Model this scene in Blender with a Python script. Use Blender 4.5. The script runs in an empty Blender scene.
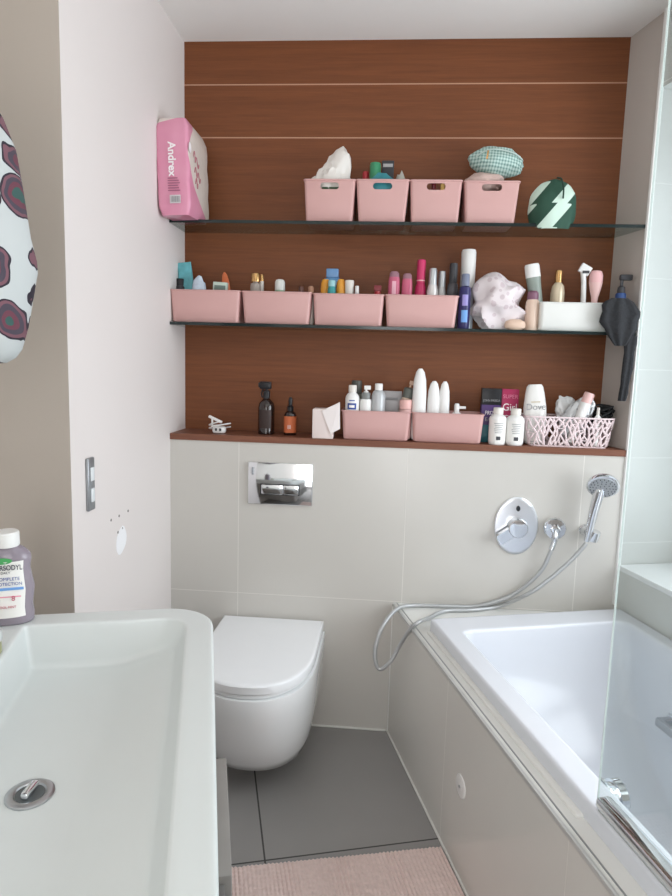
import bpy, bmesh, math, random
from mathutils import Vector, Matrix, noise
random.seed(7)
SC = bpy.context.scene
COL = SC.collection
PI = math.pi

# ------------------------------------------------------------------ camera solve (photo is 672 x 896)
F, PITCH, ROLL, YAW = 635.33, 0.131304, 0.0286823, 0.201846
TH = math.radians(-16.0)                 # the back wall is 16 degrees out of square with the bath
CAM = Vector((0, 0, 1.4))
cy, sy = math.cos(YAW), math.sin(YAW)
fw0, rt0, up0 = Vector((sy, cy, 0)), Vector((cy, -sy, 0)), Vector((0, 0, 1))
FW = fw0*math.cos(PITCH) - up0*math.sin(PITCH)
u2 = up0*math.cos(PITCH) + fw0*math.sin(PITCH)
RT = rt0*math.cos(ROLL) + u2*math.sin(ROLL)
UP = u2*math.cos(ROLL) - rt0*math.sin(ROLL)
U = Vector((math.cos(TH), math.sin(TH), 0))      # along the back wall
N = Vector((-math.sin(TH), math.cos(TH), 0))     # into the back wall
S1, S2 = 2.304, 2.484                            # tiled boxing face / wood panelling face
UL = -0.802                                      # left wall
XR = 1.462                                       # right wall
SH1, SH2, LEDGE, CEIL = 1.897, 1.537, 1.127, 2.572

def ray(px, py): return RT*((px-336)/F) - UP*((py-448)/F) + FW
def bloc(u, s, z): return Vector((u*U.x + s*N.x, u*U.y + s*N.y, z))
def atB(px, py, s):
    r = ray(px, py); return CAM + r*((s - N.dot(CAM))/N.dot(r))
def us(px, py, s):
    p = atB(px, py, s); return U.dot(p), p.z
def atZ(px, py, z):
    r = ray(px, py); return CAM + r*((z-CAM.z)/r.z)
def atX(px, py, x):
    r = ray(px, py); return CAM + r*(x/r.x)
def atY(px, py, y):
    r = ray(px, py); return CAM + r*(y/r.y)
def pxsize(p): return FW.dot(p-CAM)/F
def uX(s): return (XR - s*N.x)/U.x

# ------------------------------------------------------------------ materials
def lin(c): c /= 255.0; return c/12.92 if c <= .04045 else ((c+.055)/1.055)**2.4
def S(r, g, b): return (lin(r), lin(g), lin(b), 1)
MATS = {}
def newmat(name):
    m = bpy.data.materials.new(name); m.use_nodes = True
    nt = m.node_tree; b = nt.nodes['Principled BSDF']
    return m, nt, b
def nd(nt, t, **k):
    n = nt.nodes.new(t)
    for a, v in k.items(): setattr(n, a, v)
    return n
def math_n(nt, op, a, b=None, c=None):
    n = nd(nt, 'ShaderNodeMath', operation=op)
    for i, v in enumerate((a, b, c)):
        if v is None: continue
        if isinstance(v, (int, float)): n.inputs[i].default_value = v
        else: nt.links.new(v, n.inputs[i])
    return n.outputs[0]
def objco(nt): return nd(nt, 'ShaderNodeTexCoord').outputs['Object']
def M(name, rgb, rough=.45, metal=0, var=.06, vscale=18, bump=0, bscale=200, trans=0, ior=1.45, coat=0, sheen=0):
    if name in MATS: return MATS[name]
    m, nt, b = newmat(name)
    c = S(*rgb)
    tn = nd(nt, 'ShaderNodeTexNoise'); tn.inputs['Scale'].default_value = vscale; tn.inputs['Detail'].default_value = 3
    co = objco(nt); nt.links.new(co, tn.inputs['Vector'])
    mx = nd(nt, 'ShaderNodeMix', data_type='RGBA')
    nt.links.new(tn.outputs['Fac'], mx.inputs[0])
    mx.inputs[6].default_value = tuple(v*(1-var) for v in c[:3])+(1,)
    mx.inputs[7].default_value = tuple(min(1, v*(1+var)) for v in c[:3])+(1,)
    nt.links.new(mx.outputs[2], b.inputs['Base Color'])
    b.inputs['Roughness'].default_value = rough; b.inputs['Metallic'].default_value = metal
    b.inputs['IOR'].default_value = ior
    if trans: b.inputs['Transmission Weight'].default_value = trans
    if coat: b.inputs['Coat Weight'].default_value = coat; b.inputs['Coat Roughness'].default_value = .05
    if sheen: b.inputs['Sheen Weight'].default_value = sheen
    if bump:
        t2 = nd(nt, 'ShaderNodeTexNoise'); t2.inputs['Scale'].default_value = bscale
        nt.links.new(co, t2.inputs['Vector'])
        bp = nd(nt, 'ShaderNodeBump'); bp.inputs['Strength'].default_value = bump; bp.inputs['Distance'].default_value = .002
        nt.links.new(t2.outputs['Fac'], bp.inputs['Height']); nt.links.new(bp.outputs['Normal'], b.inputs['Normal'])
    MATS[name] = m
    return m
def tile_mat(name, rgb, grout, lines, rough=.25, gw=.003, var=.03, bump=.0):
    """lines: (axis index, period, offset); one grout line at offset + k*period"""
    m, nt, b = newmat(name)
    co = objco(nt); sp = nd(nt, 'ShaderNodeSeparateXYZ'); nt.links.new(co, sp.inputs[0])
    fac = None
    for ax, per, off in lines:
        f = math_n(nt, 'FRACT', math_n(nt, 'DIVIDE', math_n(nt, 'SUBTRACT', sp.outputs[ax], off - 50*per), per))
        d = math_n(nt, 'MULTIPLY', math_n(nt, 'MINIMUM', f, math_n(nt, 'SUBTRACT', 1.0, f)), per)
        l = math_n(nt, 'LESS_THAN', d, gw/2)
        fac = l if fac is None else math_n(nt, 'MAXIMUM', fac, l)
    tn = nd(nt, 'ShaderNodeTexNoise'); tn.inputs['Scale'].default_value = 6; tn.inputs['Detail'].default_value = 5
    nt.links.new(co, tn.inputs['Vector'])
    c = S(*rgb)
    a = nd(nt, 'ShaderNodeMix', data_type='RGBA'); nt.links.new(tn.outputs['Fac'], a.inputs[0])
    a.inputs[6].default_value = tuple(v*(1-var) for v in c[:3])+(1,); a.inputs[7].default_value = tuple(v*(1+var) for v in c[:3])+(1,)
    g = nd(nt, 'ShaderNodeMix', data_type='RGBA'); nt.links.new(fac, g.inputs[0])
    nt.links.new(a.outputs[2], g.inputs[6]); g.inputs[7].default_value = S(*grout)
    nt.links.new(g.outputs[2], b.inputs['Base Color'])
    r = math_n(nt, 'ADD', math_n(nt, 'MULTIPLY', fac, .4), rough); nt.links.new(r, b.inputs['Roughness'])
    bp = nd(nt, 'ShaderNodeBump'); bp.inputs['Strength'].default_value = .3; bp.inputs['Distance'].default_value = .001
    h = math_n(nt, 'SUBTRACT', 1.0, fac)
    if bump:
        t2 = nd(nt, 'ShaderNodeTexNoise'); t2.inputs['Scale'].default_value = 160; nt.links.new(co, t2.inputs['Vector'])
        h = math_n(nt, 'ADD', h, math_n(nt, 'MULTIPLY', t2.outputs['Fac'], bump))
    nt.links.new(h, bp.inputs['Height']); nt.links.new(bp.outputs['Normal'], b.inputs['Normal'])
    return m
def wood_mat(name, dark, light, scale=1.0, joints=None):
    m, nt, b = newmat(name)
    co = objco(nt)
    mp = nd(nt, 'ShaderNodeMapping'); mp.inputs['Scale'].default_value = (1.3*scale, 14*scale, 40*scale)
    nt.links.new(co, mp.inputs[0])
    t = nd(nt, 'ShaderNodeTexNoise'); t.inputs['Scale'].default_value = 2.2; t.inputs['Detail'].default_value = 7; t.inputs['Roughness'].default_value = .62; t.inputs['Distortion'].default_value = .6
    nt.links.new(mp.outputs[0], t.inputs['Vector'])
    mp2 = nd(nt, 'ShaderNodeMapping'); mp2.inputs['Scale'].default_value = (14*scale, 30, 420*scale); nt.links.new(co, mp2.inputs[0])
    t2 = nd(nt, 'ShaderNodeTexNoise'); t2.inputs['Scale'].default_value = 1; t2.inputs['Detail'].default_value = 3; nt.links.new(mp2.outputs[0], t2.inputs['Vector'])
    f = math_n(nt, 'ADD', math_n(nt, 'MULTIPLY', t.outputs['Fac'], .7), math_n(nt, 'MULTIPLY', t2.outputs['Fac'], .3))
    cr = nd(nt, 'ShaderNodeValToRGB'); nt.links.new(f, cr.inputs[0])
    cr.color_ramp.elements[0].position = .2; cr.color_ramp.elements[0].color = S(*dark)
    cr.color_ramp.elements[1].position = .82; cr.color_ramp.elements[1].color = S(*light)
    out = cr.outputs[0]
    if joints:                                         # pale shadow-gap strips between boards, on z
        sp = nd(nt, 'ShaderNodeSeparateXYZ'); nt.links.new(co, sp.inputs[0]); fac = None
        for z in joints:
            l = math_n(nt, 'COMPARE', sp.outputs[2], z, .0022); fac = l if fac is None else math_n(nt, 'MAXIMUM', fac, l)
        g = nd(nt, 'ShaderNodeMix', data_type='RGBA'); nt.links.new(fac, g.inputs[0]); nt.links.new(out, g.inputs[6]); g.inputs[7].default_value = S(184, 142, 118)
        out = g.outputs[2]
    nt.links.new(out, b.inputs['Base Color'])
    b.inputs['Roughness'].default_value = .5; b.inputs['Specular IOR Level'].default_value = .35
    return m
def thin_glass(name, tint, refl=.9, rough=.0, ior=1.5):
    m, nt, b = newmat(name); nt.nodes.remove(b)
    o = nt.nodes['Material Output']
    tr = nd(nt, 'ShaderNodeBsdfTransparent'); tr.inputs[0].default_value = tint
    gl = nd(nt, 'ShaderNodeBsdfGlossy'); gl.inputs['Roughness'].default_value = rough; gl.inputs[0].default_value = (refl, refl, refl, 1)
    ge = nd(nt, 'ShaderNodeNewGeometry'); dp = nd(nt, 'ShaderNodeVectorMath', operation='DOT_PRODUCT')
    nt.links.new(ge.outputs['Normal'], dp.inputs[0]); nt.links.new(ge.outputs['Incoming'], dp.inputs[1])
    c = math_n(nt, 'SUBTRACT', 1.0, math_n(nt, 'ABSOLUTE', dp.outputs['Value']))
    r0 = ((ior-1)/(ior+1))**2
    fr = math_n(nt, 'ADD', math_n(nt, 'MULTIPLY', math_n(nt, 'POWER', c, 5.0), 1-r0), r0)
    mx = nd(nt, 'ShaderNodeMixShader'); nt.links.new(fr, mx.inputs[0]); nt.links.new(tr.outputs[0], mx.inputs[1]); nt.links.new(gl.outputs[0], mx.inputs[2])
    nt.links.new(mx.outputs[0], o.inputs[0])
    return m

# ------------------------------------------------------------------ geometry helpers
def bm_new(): return bmesh.new()
def _xf(vs, xf):
    if xf is not None:
        for v in vs: v.co = xf @ v.co
def loft(bm, loops, cap0=True, cap1=True, xf=None, mi=0, close=True):
    L = [[bm.verts.new(p) for p in lp] for lp in loops]
    n = len(L[0]); fs = []
    for a, b in zip(L, L[1:]):
        for i in range(n if close else n-1):
            j = (i+1) % n
            try: fs.append(bm.faces.new((a[i], a[j], b[j], b[i])))
            except ValueError: pass
    if cap0: fs.append(bm.faces.new(list(reversed(L[0]))))
    if cap1: fs.append(bm.faces.new(L[-1]))
    for f in fs: f.material_index = mi
    _xf([v for l in L for v in l], xf)
    return L
def lathe(bm, prof, seg=24, sx=1.0, sy=1.0, xf=None, a0=0, a1=2*PI, mi=0, cap=True):
    """prof: (r, z) pairs from bottom to top"""
    full = abs(a1-a0-2*PI) < 1e-6
    k = seg if full else seg+1
    loops = []
    for r, z in prof:
        r = max(r, 1e-5)
        loops.append([(r*sx*math.cos(a0+(a1-a0)*i/seg), r*sy*math.sin(a0+(a1-a0)*i/seg), z) for i in range(k)])
    return loft(bm, loops, cap and full, cap and full, xf, mi, close=full)
def rrect(x0, x1, y0, y1, r, z, n=5):
    r = min(r, (x1-x0)/2-1e-5, (y1-y0)/2-1e-5); pts = []
    for cx, cyy, a in ((x1-r, y1-r, 0), (x0+r, y1-r, PI/2), (x0+r, y0+r, PI), (x1-r, y0+r, 1.5*PI)):
        for i in range(n+1):
            t = a + PI/2*i/n; pts.append((cx+r*math.cos(t), cyy+r*math.sin(t), z))
    return pts
def box(bm, x0, x1, y0, y1, z0, z1, bev=0, xf=None, mi=0):
    if bev:
        b = min(bev, (z1-z0)/2.01, (x1-x0)/2.01, (y1-y0)/2.01); lp = []
        for k in range(3):
            t = PI/2*k/2; o = b*(1-math.sin(t)); lp.append((o, z0+b*(1-math.cos(t))))
        lp += [(o, z1-(z-z0)) for o, z in reversed(lp)]
        return loft(bm, [rrect(x0+o, x1-o, y0+o, y1-o, b, z, 3) for o, z in lp], xf=xf, mi=mi)
    return loft(bm, [[(x0, y0, z), (x1, y0, z), (x1, y1, z), (x0, y1, z)] for z in (z0, z1)], xf=xf, mi=mi)
def prism(bm, poly, z0, z1, mi=0):
    a = sum(p[0]*q[1]-q[0]*p[1] for p, q in zip(poly, poly[1:]+poly[:1]))
    if a < 0: poly = poly[::-1]
    return loft(bm, [[(p[0], p[1], z) for p in poly] for z in (z0, z1)], mi=mi)
def smooth_path(pts, k=8):
    P = [Vector(p) for p in pts]; out = []
    for i in range(len(P)-1):
        a, b, c, d = P[max(i-1, 0)], P[i], P[i+1], P[min(i+2, len(P)-1)]
        for j in range(k):
            t = j/k
            out.append(.5*((2*b)+(c-a)*t+(2*a-5*b+4*c-d)*t*t+(3*b-a-3*c+d)*t**3))
    out.append(P[-1]); return out
def tube(bm, pts, r, seg=10, xf=None, closed=False, mi=0):
    P = [Vector(p) for p in pts]; rs = r if isinstance(r, (list, tuple)) else [r]*len(P)
    ref = None; loops = []
    for i, p in enumerate(P):
        d = (P[(i+1) % len(P)] - P[i-1]) if closed else (P[min(i+1, len(P)-1)] - P[max(i-1, 0)])
        d.normalize()
        if ref is None: ref = d.orthogonal().normalized()
        ref = (ref - d*ref.dot(d)).normalized(); bi = d.cross(ref)
        loops.append([p + (ref*math.cos(2*PI*k/seg) + bi*math.sin(2*PI*k/seg))*rs[i] for k in range(seg)])
    if closed: loops.append(loops[0])
    return loft(bm, loops, not closed, not closed, xf, mi)
def blob(bm, sx, sy, sz, amp=.12, freq=2.2, seed=0, sub=4, flat=None, fold=0.0, xf=None, pull=None):
    """crumpled cloth or film: noise-displaced ball with ridges, optionally with a flat base at z=flat; pull=(dir, amount, sharpness)"""
    r = bmesh.ops.create_icosphere(bm, subdivisions=sub, radius=1); off = Vector((seed*7.3, seed*3.1, seed*1.7))
    for v in r['verts']:
        d = v.co.normalized(); q = d*freq + off
        h = 1 + amp*noise.noise(q) + amp*.5*noise.noise(q*2.3) + fold*(.45-abs(noise.noise(q*1.9+Vector((5, 1, 2))))*2)
        if pull: h += pull[1]*max(0, d.dot(Vector(pull[0]).normalized()))**pull[2]
        c = d*h; c = Vector((c.x*sx, c.y*sy, c.z*sz))
        if flat is not None and c.z < flat: c.z = flat + (c.z-flat)*.06
        v.co = c
    _xf(r['verts'], xf)
def mesh_obj(name, bm, mat, parent=None, smooth=True, angle=38, loc=None, rot=None):
    bmesh.ops.remove_doubles(bm, verts=bm.verts, dist=1e-6)
    bmesh.ops.recalc_face_normals(bm, faces=bm.faces)
    me = bpy.data.meshes.new(name)
    if smooth:
        lim = math.radians(angle)
        for f in bm.faces: f.smooth = True
        for e in bm.edges:
            if len(e.link_faces) == 2 and e.calc_face_angle(0) > lim: e.smooth = False
    bm.to_mesh(me); bm.free()
    for m in (mat if isinstance(mat, (list, tuple)) else [mat]): me.materials.append(m)
    o = bpy.data.objects.new(name, me); COL.objects.link(o)
    if parent: o.parent = parent
    if loc is not None: o.location = loc
    if rot is not None: o.rotation_euler = rot
    return o
def thing(name, label, cat, loc, rotz=0, group=None, rx=0, ry=0):
    o = bpy.data.objects.new(name, None); COL.objects.link(o); o.empty_display_size = .05
    o.location = loc; o.rotation_euler = (rx, ry, rotz)
    return tag(o, label, cat, group)
def tag(o, label, cat, group=None):
    o['label'] = label; o['category'] = cat
    if group: o['group'] = group
    return o
def struct(name, bm, mat, parent=None, rotz=0, smooth=True):
    o = mesh_obj(name, bm, mat, parent, smooth)
    if not parent: o['kind'] = 'structure'; o.rotation_euler = (0, 0, rotz)
    return o
def text(name, s, size, mat, parent, loc, rot=(PI/2, 0, 0), align='CENTER', sx=1.0, ext=.0003, bold=0):
    cu = bpy.data.curves.new('lettering', 'FONT'); cu.body = s; cu.size = size; cu.align_x = align; cu.align_y = 'CENTER'; cu.extrude = ext; cu.offset = bold
    t = bpy.data.objects.new('lettering', cu); COL.objects.link(t)
    dg = bpy.context.evaluated_depsgraph_get(); dg.update()
    me = bpy.data.meshes.new_from_object(t.evaluated_get(dg))
    bpy.data.objects.remove(t); bpy.data.curves.remove(cu)
    for v in me.vertices: v.co.x *= sx
    me.materials.clear(); me.materials.append(mat)
    o = bpy.data.objects.new(name, me); COL.objects.link(o); o.parent = parent; o.location = loc; o.rotation_euler = rot
    return o

# ------------------------------------------------------------------ palette
white_cer = M('white glazed ceramic', (232, 234, 235), .12, var=.01, coat=.4)
white_res = M('white solid surface resin', (212, 216, 215), .35, var=.012)
white_acr = M('white bath acrylic', (218, 221, 227), .14, var=.01)
chrome = M('polished chrome', (225, 227, 230), .07, 1, var=.02)
chrome_b = M('satin chrome', (190, 192, 195), .28, 1, var=.04)
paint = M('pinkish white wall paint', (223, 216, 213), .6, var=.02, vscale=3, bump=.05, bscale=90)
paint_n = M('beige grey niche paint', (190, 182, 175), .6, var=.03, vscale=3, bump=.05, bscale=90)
ceil_p = M('white ceiling paint', (238, 236, 233), .8, var=.02, vscale=2)
pink = M('pink bin plastic', (204, 161, 157), .42, var=.02)
wplas = M('white plastic', (232, 231, 229), .35, var=.02)
wplas2 = M('off white plastic', (222, 217, 210), .4, var=.03)
grpl = M('light grey plastic', (178, 180, 180), .35, var=.03)
dgrey = M('dark grey plastic', (58, 58, 62), .4, var=.05)
black = M('black plastic', (24, 24, 28), .35, var=.08)
seal = M('white silicone', (226, 226, 222), .4, var=.02)
wood_b = wood_mat('reddish brown wood boards', (98, 54, 29), (135, 80, 45), 1.0, joints=(2.421, 2.234))
wood_l = wood_mat('brown wood ledge', (96, 58, 44), (142, 92, 70), 1.2)
glass_s = thin_glass('clear shelf glass', (.72, .79, .77, 1))
glass_e = M('dark glass shelf edge', (30, 42, 42), .1, var=.05)
glass_p = thin_glass('greenish screen glass', (.915, .940, .936, 1))
glass_w = thin_glass('window glass', (.96, .97, .98, 1))
silver = M('silver foil', (186, 188, 190), .3, .6, var=.06)
gold = M('gold cap metal', (196, 156, 104), .25, .9, var=.04)
mag = M('magenta plastic', (186, 44, 92), .3, var=.04)
dpink = M('dusty pink plastic', (198, 96, 124), .32, var=.04)
lpink = M('pale pink plastic', (226, 186, 182), .38, var=.03)
teal = M('teal plastic', (58, 150, 152), .35, var=.06)
green = M('green cap plastic', (60, 140, 100), .35, var=.05)
blue = M('soft blue plastic', (112, 158, 200), .35, var=.04)
navy = M('navy plastic', (42, 40, 92), .3, var=.06)
purple = M('purple print', (78, 50, 110), .4, var=.05)
mauve = M('mauve plastic', (128, 88, 108), .4, var=.05)
orange = M('orange plastic', (226, 158, 58), .35, var=.05)
terra = M('terracotta comb plastic', (190, 98, 54), .35, var=.06)
amber = M('dark amber glass', (34, 20, 16), .08, var=.1, coat=.6)
beige = M('beige plastic', (222, 196, 178), .4, var=.03)
brown = M('brown plastic', (96, 62, 52), .4, var=.05)
red = M('red plastic', (176, 50, 58), .35, var=.05)
cream = M('cream plastic', (234, 222, 196), .4, var=.03)
label_o = M('orange paper label', (206, 112, 70), .6, var=.06)
label_w = M('white paper label', (236, 234, 230), .5, var=.02)
ink = M('dark ink', (44, 44, 62), .5, var=.02)
ink_w = M('white ink', (246, 240, 242), .5, var=.01)
ink_g = M('grey ink', (150, 150, 152), .5, var=.02)
ink_b = M('blue ink', (52, 78, 150), .5, var=.02)

# ------------------------------------------------------------------ the room
Q = lambda u, s: (bloc(u, s, 0).x, bloc(u, s, 0).y)
bm = bm_new(); prism(bm, [(-1.0, -1.35), (1.75, -1.35), (1.75, 2.95), (-1.0, 2.95)], -.06, 0)
struct('floor', bm, tile_mat('dark grey floor tile', (150, 148, 146), (74, 73, 72), ((0, .75, .1625), (1, .78, 1.632)), .45, .005, .05, .15), smooth=False)
bm = bm_new(); prism(bm, [(-1.0, -1.35), (1.75, -1.35), (1.75, 2.95), (-1.0, 2.95)], CEIL, CEIL+.06)
struct('ceiling', bm, ceil_p, smooth=False)
tile_b = tile_mat('pale grey wall tile', (202, 199, 193), (216, 213, 207), ((0, .625, .085), (2, .625, .522)), .22, .003, .015)
bm = bm_new(); prism(bm, [(UL, S1), (uX(S1), S1), (uX(2.7), 2.7), (UL, 2.7)], 0, 1.104)
struct('wall_back_lower', bm, tile_b, rotz=TH, smooth=False)
bm = bm_new(); prism(bm, [(UL, S1-.004), (uX(S1-.004)-.001, S1-.004), (uX(S2)-.001, S2), (UL, S2)], 1.104, LEDGE)
struct('trim_1', bm, wood_l, rotz=TH, smooth=False)
bm = bm_new(); prism(bm, [(UL, S2), (uX(S2), S2), (uX(2.7), 2.7), (UL, 2.7)], 1.104, CEIL)
struct('wall_back', bm, wood_b, rotz=TH, smooth=False)
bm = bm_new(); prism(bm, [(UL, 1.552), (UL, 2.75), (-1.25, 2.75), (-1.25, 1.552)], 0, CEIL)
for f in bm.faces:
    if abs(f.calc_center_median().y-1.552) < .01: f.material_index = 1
wl = struct('wall_left', bm, [paint, M('beige grey return face', (188, 178, 168), .6, var=.03, vscale=3, bump=.05, bscale=90)], rotz=TH, smooth=False)  # return face gets a darker beige grey than the main face
# filler patch and screw holes left where something was unscrewed from the left wall
b2 = bm_new()
pts = []
for i in range(20):
    t = 2*PI*i/20; rr = 1+.14*noise.noise(Vector((math.cos(t)*1.3, math.sin(t)*1.3, 4)))
    pts.append((1.852+.037*rr*math.cos(t), .84+.042*rr*math.sin(t)+.006*math.cos(t)))
loft(b2, [[(UL+x, a, z) for a, z in pts] for x in (-.001, .0012)])
mesh_obj('filler_patch', b2, M('white wall filler', (240, 240, 242), .7, var=.02), wl)
for a, z in ((1.783, .922), (1.84, .921), (1.908, .921), (1.83, .872), (1.862, .877)):
    b2 = bm_new(); lathe(b2, [(.0045, -.001), (.004, .0012)], 10, xf=Matrix.Translation((UL, a, z)) @ Matrix.Rotation(PI/2, 4, 'Y'))
    mesh_obj('screw_hole', b2, M('grey wall plug', (128, 122, 118), .7), wl)
bm = bm_new(); box(bm, -1.0, -.62, -1.35, 2.0, 0, CEIL)
struct('wall_left_recess', bm, M('shaded recess wall paint', (226, 220, 214), .6, var=.02, vscale=3, bump=.05, bscale=90), smooth=False)  # one even off-white over the whole recess wall
bm = bm_new(); box(bm, -1.0, 1.75, -1.45, -1.35, 0, CEIL)
struct('wall_front', bm, paint, smooth=False)
WY0, WY1, WZ0, WZ1 = .05, 1.977, .69, 2.33
tile_r = tile_mat('pale window wall tile', (206, 208, 204), (226, 228, 224), ((2, .311, 1.1), (1, .622, 1.36)), .22, .003, .015)
bm = bm_new(); box(bm, XR, 1.95, -1.35, WY1, 0, WZ0); struct('wall_right', bm, tile_r, smooth=False)
bm = bm_new(); box(bm, XR, 1.95, -1.35, WY1, WZ1, CEIL); struct('wall_right_lintel', bm, tile_r, smooth=False)
bm = bm_new(); box(bm, XR, 1.95, -1.35, WY0, WZ0, WZ1); struct('wall_right_near', bm, tile_r, smooth=False)
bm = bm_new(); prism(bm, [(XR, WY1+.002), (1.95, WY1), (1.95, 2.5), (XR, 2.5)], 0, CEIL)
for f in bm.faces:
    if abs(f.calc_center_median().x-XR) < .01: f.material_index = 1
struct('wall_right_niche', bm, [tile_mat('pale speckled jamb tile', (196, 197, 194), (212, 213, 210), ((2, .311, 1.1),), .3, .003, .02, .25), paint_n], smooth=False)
bm = bm_new(); box(bm, XR-.011, XR+.004, WY1-.006, WY1+.006, .56, CEIL, .001)
struct('trim_2', bm, M('white tile edge trim', (240, 240, 238), .3, var=.01))
# window in the right-hand recess (beyond the picture's right edge)
wn = bpy.data.objects.new('window_1', None); COL.objects.link(wn); wn['kind'] = 'structure'
bm = bm_new()
for a, b_, c, d in ((WY0, WY1, WZ0+.02, WZ0+.08), (WY0, WY1, WZ1-.06, WZ1), (WY0, WY0+.06, WZ0+.08, WZ1-.06), (WY1-.06, WY1, WZ0+.08, WZ1-.06), (.98, 1.05, WZ0+.08, WZ1-.06)):
    box(bm, 1.72, 1.78, a, b_, c, d, .006)
mesh_obj('window_frame', bm, M('white window frame', (238, 239, 240), .3, var=.01), wn)
for a, b_ in ((WY0+.06, .98), (1.05, WY1-.06)):
    bm = bm_new(); box(bm, 1.745, 1.751, a, b_, WZ0+.08, WZ1-.06); mesh_obj('window_pane', bm, glass_w, wn, smooth=False)
bm = bm_new(); box(bm, XR-.004, 1.75, WY0, WY1-.002, WZ0, WZ0+.02, .003)
mesh_obj('window_sill', bm, M('white sill board', (238, 240, 240), .25, var=.01), wn)

# ------------------------------------------------------------------ bath surround, bath, screen
XP = .685
yb = lambda x: (S1 - x*N.x)/N.y                   # y of the back wall at x
tile_p = tile_mat('pale bath panel tile', (218, 215, 209), (218, 215, 208), ((1, .63, 1.63),), .16, .002, .015)
bm = bm_new(); prism(bm, [(XP, .2), (XP+.02, .2), (XP+.02, yb(XP+.02)), (XP, yb(XP))], 0, .508); pn = struct('bath_panel', bm, tile_p, smooth=False)
bm = bm_new(); prism(bm, [(XP+.004, .2), (.765, .2), (.765, 1.93), (XR-.002, 1.93), (XR-.002, yb(XR)-.001), (XP+.004, yb(XP)-.001)], .5, .517)
mesh_obj('ledge_top', bm, M('white ledge tile', (222, 222, 218), .2, var=.015), pn, smooth=False)
for x, z0, z1, w, nm in ((XP-.003, .507, .517, .009, 'edge_trim'), (XP+.0125, .5165, .5185, .004, 'trim_line')):
    bm = bm_new(); box(bm, x, x+w, .2, yb(XP)-.004, z0, z1, .001); mesh_obj(nm, bm, M('pale grey edge trim', (196, 196, 194), .3, .2) if nm == 'edge_trim' else M('grey trim line', (150, 152, 152), .35, .4), pn)
bm = bm_new(); box(bm, .722, .745, 1.036, 1.925, .512, .5225, .004); mesh_obj('silicone_bead', bm, seal, pn)
bm = bm_new(); box(bm, XP-.006, XP+.002, .2, yb(XP), 0, .006, .002); mesh_obj('floor_bead', bm, seal, pn)
bm = bm_new(); box(bm, UL, .045, S1-.006, S1+.001, 0, .007, .002); struct('baseboard_back', bm, seal, rotz=TH)
bm = bm_new(); box(bm, XP-.003, XP+.003, yb(XP)-.006, yb(XP)-.0005, 0, .512, .0015); mesh_obj('corner_bead', bm, seal, pn)
# round access disc on the panel
d = tag(mesh_obj('access_disc', (lambda b: (lathe(b, [(.0001, .0055), (.003, .0055), (.0035, .004), (.024, .004), (.031, .0025), (.032, 0)][::-1], 40, xf=Matrix.Rotation(-PI/2, 4, 'Y')), b)[1])(bm_new()), wplas),
        'small round white cap on the tiled bath panel', 'access cover'); d.location = (XP, 1.503, .261)
b2 = bm_new(); lathe(b2, [(.004, 0), (.004, .006), (.003, .0068)], 16, xf=Matrix.Rotation(-PI/2, 4, 'Y')); mesh_obj('screw', b2, chrome_b, d)
# the bath
bt = thing('bathtub', 'white acrylic bath built in between the tiled panel and the window wall', 'bathtub', (0, 0, 0))
bm = bm_new()
lps = []
X0, X1, Y0, Y1 = .738, XR-.003, .25, 1.945
for o, z in ((.032, .118), (.032, .5), (.0, .5), (.0, .5175), (.0, .550), (.001, .5545), (.004, .5575), (.009, .5585), (.016, .5585)): lps.append(rrect(X0+o, X1-o, Y0+o, Y1-o, .012, z, 6))
ix0, ix1, iy0, iy1 = .806, 1.402, .34, 1.835
for o, z, r in ((-.014, .5585, .035), (-.007, .5585, .035), (-.002, .557, .04), (0, .5535, .04), (.002, .545, .042)): lps.append(rrect(ix0+o, ix1-o, iy0+o, iy1-o, r, z, 6))
for k in range(1, 17):
    a = math.radians(90*k/16); e = 1-math.cos(a); z = .545-.41*math.sin(a)
    lps.append(rrect(ix0+.004+.15*e, ix1-.004-.15*e, iy0+.004+.3*e, iy1-.004-.52*e, .045+.05*e, z, 6))
loft(bm, lps, True, True)
mesh_obj('tub', bm, white_acr, bt, angle=50)
# overflow filler on the inside of the near long side
ov = thing('bath_overflow', 'round chrome overflow knob inside the bath, seen through the glass screen', 'overflow knob', (.8125, 1.09, .512))
r90 = Matrix.Rotation(PI/2, 4, 'Y')
bm = bm_new(); lathe(bm, [(.04, 0), (.04, .006), (.036, .010), (.03, .011)], 36, xf=r90); mesh_obj('base_ring', bm, chrome, ov)
bm = bm_new(); lathe(bm, [(.029, .010), (.029, .026), (.034, .028), (.035, .044), (.032, .048), (.026, .048), (.024, .042)], 36, xf=r90); mesh_obj('turn_knob', bm, chrome, ov)
# grab handle on the far long side
gh = thing('bath_grip', 'square chrome grip on the far inner side of the bath at the frame edge', 'grip', (1.372, 1.36, .358))
bm = bm_new()
box(bm, -.044, -.028, -.205, .205, -.013, .013, .003); box(bm, -.030, .012, .186, .205, -.012, .012, .003); box(bm, -.030, .012, -.205, -.186, -.012, .012, .003); mesh_obj('grip_bar', bm, chrome_b, gh)
for y in (.19, -.19):
    bm = bm_new(); box(bm, .001, .014, y-.018, y+.022, -.020, .020, .004); mesh_obj('grip_plate', bm, chrome, gh)
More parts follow.
